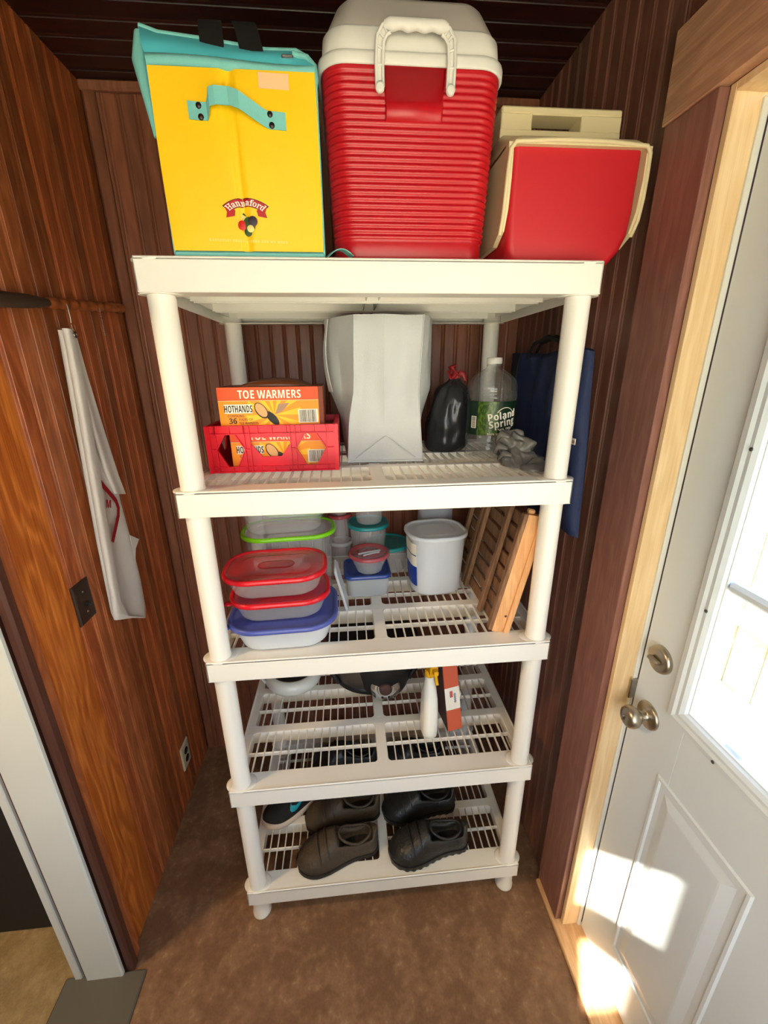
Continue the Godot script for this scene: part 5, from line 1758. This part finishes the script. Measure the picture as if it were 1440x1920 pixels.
# ---------------------------------------------------------------- bottom shelf
# clog: x runs from heel (0) to toe (L)
func clog(called: String, label: String, at: Vector3, turn: float, upper: String, inside: String, group: String, jag: bool) -> Node3D:
	var c := thing(called, label, "shoe", at, turn, group)
	var L := 0.285
	var half := func(t: float) -> float:   # 0 heel .. 1 toe
		var w := 0.044 + 0.016 * smoothstep(0.25, 0.75, t) - 0.004 * sin(PI * clampf(t * 1.6, 0, 1))
		var e := 1.0
		if t < 0.14: e = sqrt(maxf(0.0, 1.0 - pow((0.14 - t) / 0.14, 2.0)))
		if t > 0.74: e = sqrt(maxf(0.0, 1.0 - pow((t - 0.74) / 0.26, 2.0)))
		return w * maxf(e, 0.05)
	var top := func(t: float) -> float:
		var h := 0.086 + 0.020 * exp(-pow((t - 0.52) / 0.16, 2.0)) - 0.036 * smoothstep(0.60, 1.0, t) - 0.012 * exp(-pow((t - 0.26) / 0.14, 2.0))
		if t > 0.86: h *= lerpf(1.0, 0.45, pow((t - 0.86) / 0.14, 2.0))
		return h
	var nz := noise(44, 18.0, 2)
	var n := 44
	var S := 40
	var rings := []
	for j in n + 1:
		var t := float(j) / n
		var w: float = half.call(t)
		var h: float = top.call(t)
		var open := smoothstep(0.06, 0.12, t) * (1.0 - smoothstep(0.44, 0.52, t))
		var ring := PackedVector3Array()
		for i in S:
			var a := TAU * i / S
			var ca := cos(a)
			var sa := sin(a)
			var lat := signf(ca) * pow(absf(ca), 0.62) * w
			var y: float
			if sa >= 0:
				y = 0.020 + (h - 0.020) * pow(sa, 0.72)
				lat *= 1.0 - 0.16 * pow(sa, 2.0)
			else:
				y = 0.020 + 0.016 * maxf(-1.0, sa * 1.6)
			if sa > 0.72 and open > 0.0:
				var q := smoothstep(0.72, 0.86, sa)
				y = lerpf(y, lerpf(y, 0.030, q), open)
			if sa > 0.2:
				y += nz.get_noise_2d(t * 4, a) * 0.003
			ring.append(Vector3(t * L, maxf(y, 0.004), lat))
		rings.append(ring)
	var g := Geo.new()
	g.loft(rings, true, true, 1)
	part(c, "upper", g, M[upper])
	# sole
	g = Geo.new()
	rings = []
	for y in [0.0, 0.003, 0.015, 0.018]:
		var ring := PackedVector3Array()
		var grow := 1.02 if y == 0.0 else (1.06 if y == 0.003 else 1.07)
		for i in 96:
			var s := i / 48.0
			var t := s if s <= 1.0 else 2.0 - s
			var sd := 1.0 if s <= 1.0 else -1.0
			var lug := 1.0 + (0.05 * (1 if i % 4 < 2 else 0) if jag and y < 0.01 else 0.0)
			ring.append(Vector3(-0.002 + t * (L + 0.004), y, sd * maxf(half.call(clampf(t, 0.004, 0.996)) * grow * lug, 0.002)))
		rings.append(ring)
	g.loft(rings, true, true, 1)
	part(c, "sole", g, M[inside])
	# insole seen through the opening
	g = Geo.new()
	rings = []
	for y in [0.030, 0.0335]:
		var ring := PackedVector3Array()
		for i in 32:
			var a := TAU * i / 32
			ring.append(Vector3(L * (0.27 + cos(a) * 0.19), y, sin(a) * 0.021))
		rings.append(ring)
	g.loft(rings, true, true, 1)
	part(c, "insole", g, M[inside])
	# rolled rim of the opening
	g = Geo.new()
	var pts := []
	for i in 33:
		var a := TAU * i / 32
		var t := 0.285 + cos(a) * 0.195
		var lat: float = sin(a) * (half.call(t) * 0.80)
		pts.append(Vector3(t * L, top.call(t) * 0.90 + 0.002, lat))
	g.tube(pts, 0.0045, 8, 1, false)
	part(c, "collar", g, M[upper])
	# strap seam over the instep
	for tt in [0.60, 0.70]:
		g = Geo.new()
		pts = []
		for i in 15:
			var a := PI * (0.12 + 0.76 * i / 14.0)
			var w: float = half.call(tt)
			var h: float = top.call(tt)
			pts.append(Vector3((tt + 0.05 * sin(a)) * L, 0.020 + (h - 0.018) * pow(sin(a), 0.72), signf(cos(a)) * pow(absf(cos(a)), 0.62) * w * (1.0 - 0.16 * pow(sin(a), 2.0))))
		g.tube(pts, 0.0024, 6)
		part(c, "instep_seam", g, M[upper])
	return c

func build_sneaker() -> void:
	var c := thing("sneaker", "black sneaker with white midsole and teal check mark on the bottom shelf", "shoe", Vector3(-0.200, Y5 + 0.0005, -0.362), 0.0)
	# local x from heel to toe; turned so the toe points to the front left
	c.rotation.y = PI + 0.56
	var L := 0.285
	var half := func(t: float) -> float:
		var w := 0.034 + 0.017 * smoothstep(0.2, 0.72, t)
		var e := 1.0
		if t < 0.12: e = sqrt(maxf(0.0, 1.0 - pow((0.12 - t) / 0.12, 2.0)))
		if t > 0.72: e = sqrt(maxf(0.0, 1.0 - pow((t - 0.72) / 0.28, 2.0)))
		return w * maxf(e, 0.06)
	var top := func(t: float) -> float:
		var h := lerpf(0.100, 0.060, smoothstep(0.35, 0.85, t)) + 0.010 * exp(-pow((t - 0.42) / 0.1, 2.0))
		if t > 0.86: h *= lerpf(1.0, 0.55, pow((t - 0.86) / 0.14, 2.0))
		return h
	var surf := func(t: float, a: float, off: float) -> Vector3:
		var w: float = half.call(t)
		var h: float = top.call(t)
		var sa := maxf(sin(a), 0.0)
		return Vector3(t * L, 0.022 + (h - 0.022) * pow(sa, 0.85) + off * sa, (signf(cos(a)) * pow(absf(cos(a)), 0.7)) * (w * (1.0 - 0.22 * sa * sa) + off))
	var g := Geo.new()
	var rings := []
	for j in 37:
		var t := j / 36.0
		var ring := PackedVector3Array()
		for i in 25:
			var a := PI * i / 24.0
			var p: Vector3 = surf.call(t, a, 0.0)
			if t > 0.08 and t < 0.40 and sin(a) > 0.80:
				p.y = lerpf(p.y, 0.04, smoothstep(0.80, 0.92, sin(a)) * smoothstep(0.08, 0.12, t) * (1 - smoothstep(0.34, 0.40, t)))
			ring.append(p)
		rings.append(ring)
	g.loft(rings, true, true, 1)
	part(c, "upper", g, M.sneaker)
	g = Geo.new()
	rings = []
	for q in [[0.0, 0.99], [0.003, 1.07], [0.014, 1.10], [0.024, 1.06], [0.026, 1.0]]:
		var ring := PackedVector3Array()
		for i in 96:
			var s := i / 48.0
			var t := s if s <= 1.0 else 2.0 - s
			var sd := 1.0 if s <= 1.0 else -1.0
			ring.append(Vector3(-0.003 + t * (L + 0.006), q[0] + 0.010 * smoothstep(0.78, 1.0, t), sd * maxf(half.call(clampf(t, 0.003, 0.997)) * q[1], 0.002)))
		rings.append(ring)
	g.loft(rings, true, true, 1)
	part(c, "midsole", g, M.midsole)
	# check mark on the side that faces out
	var sw := [[0.60, 0.40], [0.655, 0.62], [0.650, 0.80], [0.675, 0.60], [0.690, 0.42], [0.675, 0.24], [0.64, 0.16], [0.59, 0.16], [0.50, 0.30], [0.38, 0.56], [0.26, 0.92], [0.37, 0.68], [0.48, 0.46], [0.56, 0.38]]
	for sd in [0, 1]:
		g = Geo.new()
		var poly := PackedVector2Array()
		for q in sw:
			poly.append(Vector2(q[0] - 0.015, q[1]))
		var idx := Geometry2D.triangulate_polygon(poly)
		var P := func(q: Vector2) -> Vector3:
			var a := 0.16 + q.y * 1.05
			if sd == 1: a = PI - a
			return surf.call(q.x, a, 0.0022)
		for i in range(0, idx.size(), 3):
			var a := poly[idx[i]]
			var b := poly[idx[i + 1]]
			var d := poly[idx[i + 2]]
			# subdivide so the mark hugs the curved side
			var ab := (a + b) / 2
			var bd := (b + d) / 2
			var da := (d + a) / 2
			for tr in [[a, ab, da], [ab, b, bd], [da, bd, d], [ab, bd, da]]:
				g.tri(P.call(tr[0]), P.call(tr[1]), P.call(tr[2]), 1)
		part(c, "side_mark", g, M.swoosh)
	g = Geo.new()
	for sd in [0, 1]:
		g.grid(func(s: float, t: float) -> Vector3:
			var a := lerpf(0.15, 0.75, t)
			if sd == 1: a = PI - a
			return surf.call(lerpf(0.03, 0.42, s), a, 0.0012), 10, 6)
	part(c, "heel_panel", g, M.sneaker_grey)
	# laces
	for k in 4:
		g = Geo.new()
		var pts := []
		for i in 7:
			pts.append(surf.call(0.46 + k * 0.055, PI * (0.36 + 0.28 * i / 6.0), 0.002))
		g.tube(pts, 0.003, 6)
		part(c, "lace", g, M.sneaker)
	# bit of dry grass on the toe
	g = Geo.new()
	for q in [[0.0, 0.02], [0.4, -0.01], [-0.5, 0.012]]:
		var p0: Vector3 = surf.call(0.74, 1.25, 0.001)
		g.tube([p0, p0 + Vector3(q[1] * 0.5, 0.002, 0.006 * q[0]), p0 + Vector3(q[1], 0.0, 0.014 * q[0] + 0.004)], 0.0007, 4)
	part(c, "grass_bits", g, M.corn)

func build_shoes() -> void:
	build_sneaker()
	var y := Y5 + 0.0005
	var o := clog("garden_clog", "worn dark olive clog in front, nearest the front edge of the bottom shelf", Vector3(-0.020, y, -0.118), PI + 0.17, "olive", "olive_dark", "olive clogs", false)
	copy_of(o, "worn dark olive clog standing behind the other olive clog, beside the sneaker", Vector3(-0.002, y, -0.238), PI + 0.10)
	var k := clog("black_clog", "black lug-soled clog in front, at the right of the bottom shelf", Vector3(0.300, y, -0.098), PI + 0.10, "black_clog", "black", "black clogs", true)
	copy_of(k, "black lug-soled clog standing behind the nearest black clog", Vector3(0.290, y, -0.236), PI + 0.06)
	copy_of(k, "added unseen black clog darkening the slots at the back right of the bottom shelf", Vector3(0.300, y, -0.440), PI + 0.03)  # this clog and the next are added to darken the view through the slots
	copy_of(k, "added unseen black clog darkening the slots at the back, behind the olive clogs", Vector3(0.004, y, -0.445), PI - 0.02)

# ---------------------------------------------------------------- left wall things
func build_wall_things() -> void:
	# rod of dark and turned wood
	var r := thing("turned_rod", "dark turned wooden rod mounted along the left wall", "rod", Vector3(XL, 0, 0))
	var a := Vector3(0.035, 1.893, -0.02)
	var b := Vector3(0.035, 1.950, -0.640)
	var dir := (b - a).normalized()
	var g := Geo.new()
	g.tube([a + Vector3(0, 0, 0.06), a, a.lerp(b, 0.28), a.lerp(b, 0.40)], [0.0175, 0.017, 0.0150, 0.009], 16)
	part(r, "handle_end", g, M.rod_grey)
	g = Geo.new()
	var pts := []
	var rad := []
	for i in 61:
		var q := i / 60.0
		pts.append(a.lerp(b, 0.39 + 0.61 * q))
		rad.append(0.0078 + 0.0062 * pow(absf(sin(q * PI * 9.0)), 0.7))
	g.tube(pts, rad, 14)
	part(r, "turned_beads", g, M.rod_wood)
	for q in [0.12, 0.96]:
		g = Geo.new()
		var p := a.lerp(b, q)
		g.tube([Vector3(0.001, p.y - 0.004, p.z), Vector3(0.02, p.y - 0.006, p.z), Vector3(0.030, p.y - 0.010, p.z)], 0.006, 8)
		part(r, "bracket", g, M.rod_grey)
	# hook
	var h := thing("wire_hook", "small wire hook hanging from the turned rod above the towel", "hook", Vector3(XL + 0.035, 0, 0))
	g = Geo.new()
	g.tube([Vector3(-0.004, 1.924, -0.318), Vector3(0.009, 1.928, -0.318), Vector3(0.014, 1.915, -0.318), Vector3(0.012, 1.890, -0.322), Vector3(0.008, 1.868, -0.326), Vector3(0.012, 1.850, -0.328), Vector3(0.016, 1.842, -0.324), Vector3(0.014, 1.850, -0.318)], 0.0016, 8)
	part(h, "bent_wire", g, M.steel)
	g = Geo.new()
	var cp := []
	for i in 13:
		var q := TAU * i / 12
		cp.append(Vector3(0.011, 1.866 + sin(q) * 0.010, -0.326 + cos(q) * 0.010))
	g.tube(cp, 0.0016, 6, 1, false)
	part(h, "clip_ring", g, M.rod_wood)
	# chain
	g = Geo.new()
	for i in 12:
		var p := Vector3(XL + 0.046, 1.914 - i * 0.005, -0.475)
		g.lathe([Vector2(0.0003, -0.0024), Vector2(0.0018, -0.0013), Vector2(0.0022, 0.0), Vector2(0.0018, 0.0013), Vector2(0.0003, 0.0024)], 8, p)
	g.tube([Vector3(XL + 0.046, 1.918, -0.475), Vector3(XL + 0.046, 1.93, -0.475)], 0.0009, 5)
	tagged("bead_chain", g, M.steel, "short bead chain hanging from the turned rod", "chain")
	# towel
	var t := thing("hand_towel", "white terry hand towel hanging from the hook on the left wall", "towel", Vector3(XL + 0.012, 0, 0))
	var sheet := func(st: Array, nrm: float, folds: float, ph: float) -> Geo:
		var gg := Geo.new()
		var rings := []
		var N := 40
		for j in N + 1:
			var q := j / float(N) * (st.size() - 1)
			var k := mini(int(q), st.size() - 2)
			var f := q - k
			var s := []
			for m in 6:
				s.append(lerpf(st[k][m], st[k + 1][m], f))
			# y at the left side, y at the right side, z left, z right, x out, thickness
			var ring := PackedVector3Array()
			for i in 48:
				var u := i / 24.0
				var e := u if u <= 1.0 else 2.0 - u
				var front := u <= 1.0
				var z := lerpf(s[2], s[3], e)
				var y := lerpf(s[0], s[1], e)
				var edge := sqrt(maxf(0.0, 1.0 - pow(absf(2 * e - 1), 8.0)))
				var x: float = s[4] + nrm * 0.5 * sin(e * folds * TAU + ph) * edge
				if front:
					x += s[5] * edge
				ring.append(Vector3(x, y, z))
			rings.append(ring)
		gg.loft(rings, true, true, 1)
		return gg
	# back layer, the full length
	part(t, "back_fold", sheet.call([[1.858, 1.858, -0.300, -0.345, 0.010, 0.010], [1.75, 1.75, -0.295, -0.362, 0.006, 0.010], [1.50, 1.48, -0.272, -0.405, 0.004, 0.009], [1.30, 1.26, -0.252, -0.420, 0.004, 0.008], [1.14, 1.09, -0.240, -0.428, 0.004, 0.008], [1.075, 0.99, -0.236, -0.420, 0.004, 0.008], [1.055, 0.945, -0.240, -0.405, 0.004, 0.008]], 0.006, 1.4, 0.4), M.towel)
	# right layer that ends in a hem part way down
	part(t, "side_fold", sheet.call([[1.860, 1.858, -0.312, -0.350, 0.018, 0.010], [1.75, 1.74, -0.322, -0.368, 0.015, 0.009], [1.60, 1.58, -0.333, -0.396, 0.013, 0.008], [1.48, 1.45, -0.350, -0.420, 0.012, 0.007], [1.405, 1.385, -0.372, -0.438, 0.012, 0.006]], 0.005, 0.8, 1.2), M.towel)
	# left roll
	part(t, "front_fold", sheet.call([[1.862, 1.860, -0.298, -0.330, 0.022, 0.012], [1.75, 1.75, -0.292, -0.332, 0.020, 0.013], [1.50, 1.49, -0.266, -0.306, 0.018, 0.013], [1.30, 1.28, -0.246, -0.284, 0.016, 0.013], [1.12, 1.09, -0.232, -0.268, 0.014, 0.012], [1.075, 1.02, -0.228, -0.300, 0.012, 0.010], [1.050, 0.965, -0.232, -0.385, 0.010, 0.008]], 0.003, 0.6, 0.2), M.towel)
	# corner that sticks out at the right
	g = Geo.new()
	g.prism(PackedVector2Array([Vector2(0.0, 0.0), Vector2(0.05, -0.035), Vector2(0.018, -0.055), Vector2(0.0, -0.09)]), 0.006, Transform3D(Basis(Vector3(0, 0, -1), Vector3(0, 1, 0), Vector3(1, 0, 0)), Vector3(0.008, 1.255, -0.408)))
	part(t, "loose_corner", g, M.towel)
	# red printed emblem, partly folded away
	g = Geo.new()
	var em := [[1.468, -0.300], [1.440, -0.320], [1.405, -0.348], [1.385, -0.362], [1.362, -0.366], [1.340, -0.356], [1.318, -0.335], [1.290, -0.308], [1.278, -0.296]]
	for i in em.size():
		var p0 := Vector2(em[maxi(i - 1, 0)][0], em[maxi(i - 1, 0)][1])
		var p1 := Vector2(em[mini(i + 1, em.size() - 1)][0], em[mini(i + 1, em.size() - 1)][1])
		var nn := (p1 - p0).orthogonal().normalized() * 0.008
		em[i] = [em[i][0], em[i][1], nn.x, nn.y]
	for i in em.size() - 1:
		var q: Array = em[i]
		var w: Array = em[i + 1]
		var X := 0.0215
		g.quad(Vector3(X, q[0] - q[2], q[1] - q[3]), Vector3(X, q[0] + q[2], q[1] + q[3]), Vector3(X, w[0] + w[2], w[1] + w[3]), Vector3(X, w[0] - w[2], w[1] - w[3]), 1)
	part(t, "printed_border", g, M.towel_red)
	letters(t, "M", 0.032, M.towel_red, Transform3D(Basis(Vector3.UP, PI / 2) * Basis(Vector3.BACK, -0.35), Vector3(0.021, 1.388, -0.323)))
	g = Geo.new()
	g.lathe([Vector2(0.004, -0.002), Vector2(0.0075, -0.002), Vector2(0.0078, 0.0), Vector2(0.0075, 0.002), Vector2(0.004, 0.002)], 16, Vector3.ZERO, 1, 1, false, false, 1, Transform3D(Basis(Vector3.BACK, PI / 2), Vector3(0.038, 1.848, -0.322)))
	part(t, "grommet", g, M.steel)
	# switch
	var s := thing("light_switch", "dark brown light switch plate on the left wall beside the towel", "switch", Vector3(XL, 1.160, -0.158))
	g = Geo.new()
	var rings := []
	for q in [[0.0, 0.0], [0.003, 0.0], [0.006, 0.0035], [0.0068, 0.009]]:
		var ring := PackedVector3Array()
		for w in [Vector2(-1, -1), Vector2(1, -1), Vector2(1, 1), Vector2(-1, 1)]:
			ring.append(Vector3(q[0], w.y * (0.059 - q[1]), w.x * (0.036 - q[1])))
		rings.append(ring)
	g.loft(rings, true, true, -1)
	for i in g.g.size():
		g.g[i] = -1
	part(s, "plate", g, M.switch_brown)
	g = Geo.new()
	g.box(Vector3(0.0125, -0.003, 0), Vector3(0.016, 0.010, 0.009), 0.0025, Transform3D(Basis(Vector3.BACK, -0.35)))
	part(s, "toggle", g, M.black)
	for yy in [-0.030, 0.030]:
		g = Geo.new()
		g.lathe([Vector2(0.0032, 0.0), Vector2(0.0028, 0.0012), Vector2(0.0003, 0.0015)], 10, Vector3.ZERO, 1, 1, false, true, 1, Transform3D(Basis(Vector3.BACK, -PI / 2), Vector3(0.0066, yy, 0)))
		part(s, "screw", g, M.steel)
	# outlet
	s = thing("wall_outlet", "ivory double outlet plate low on the left wall", "outlet", Vector3(XL, 0.212, -0.500))
	g = Geo.new()
	rings = []
	for q in [[0.0, 0.0], [0.003, 0.0], [0.006, 0.0035], [0.0066, 0.008]]:
		var ring := PackedVector3Array()
		for w in [Vector2(-1, -1), Vector2(1, -1), Vector2(1, 1), Vector2(-1, 1)]:
			ring.append(Vector3(q[0], w.y * (0.058 - q[1]), w.x * (0.036 - q[1])))
		rings.append(ring)
	g.loft(rings, true, true, -1)
	for i in g.g.size():
		g.g[i] = -1
	part(s, "plate", g, M.ivory)
	for yy in [-0.020, 0.020]:
		g = Geo.new()
		g.lathe([Vector2(0.016, 0.0), Vector2(0.0155, 0.002), Vector2(0.001, 0.0022)], 20, Vector3.ZERO, 0.95, 1.0, false, true, 1, Transform3D(Basis(Vector3.BACK, -PI / 2), Vector3(0.0064, yy, 0)))
		part(s, "receptacle", g, M.slot)

# ---------------------------------------------------------------- main
func _ready() -> void:
	var cam := Camera3D.new()
	cam.name = "camera"
	cam.fov = rad_to_deg(2.0 * atan(960.0 / 778.97))
	cam.near = 0.02
	cam.transform = Transform3D(Basis(Vector3(0.99596, -0.00971, 0.08926), Vector3(0.03818, 0.94556, -0.32319), Vector3(-0.08127, 0.32529, 0.94212)).orthonormalized(), Vector3(-0.07395, 1.75642, 0.91188))
	add_child(cam)
	cam.make_current()
	var we := WorldEnvironment.new()
	we.name = "environment"
	var env := Environment.new()
	var sky := Sky.new()
	var sm := ProceduralSkyMaterial.new()
	sm.sky_top_color = Color(0.72, 0.82, 0.95)
	sm.sky_horizon_color = Color(1.0, 0.97, 0.92)
	sm.ground_bottom_color = Color(0.62, 0.58, 0.5)
	sm.ground_horizon_color = Color(0.85, 0.84, 0.8)
	sm.sky_curve = 0.15
	sky.sky_material = sm
	env.background_mode = Environment.BG_SKY
	env.sky = sky
	env.background_energy_multiplier = 8.5
	env.tonemap_mode = Environment.TONE_MAPPER_LINEAR
	env.tonemap_exposure = 0.82
	env.sdfgi_enabled = true
	env.ssao_enabled = true
	env.ssil_enabled = true
	we.environment = env
	add_child(we)
	var sun := DirectionalLight3D.new()
	sun.name = "sun"
	sun.light_color = Color(1.0, 0.96, 0.88)
	sun.light_energy = 14.0
	sun.light_angular_distance = 0.5
	sun.shadow_enabled = true
	sun.look_at_from_position(Vector3.ZERO, Vector3(0.5, -1.25, -1.0))
	add_child(sun)
	make_materials()
	build_room()
	build_door()
	build_outside()
	build_light_helpers()
	build_shelving()
	build_cooler_bag()
	build_tall_cooler()
	build_small_cooler()
	build_crate()
	build_grey_bag()
	build_bin_bag()
	build_jug()
	build_crumpled_bag()
	build_blue_bag()
	build_containers()
	build_rack()
	build_fourth()
	build_shoes()
	build_wall_things()
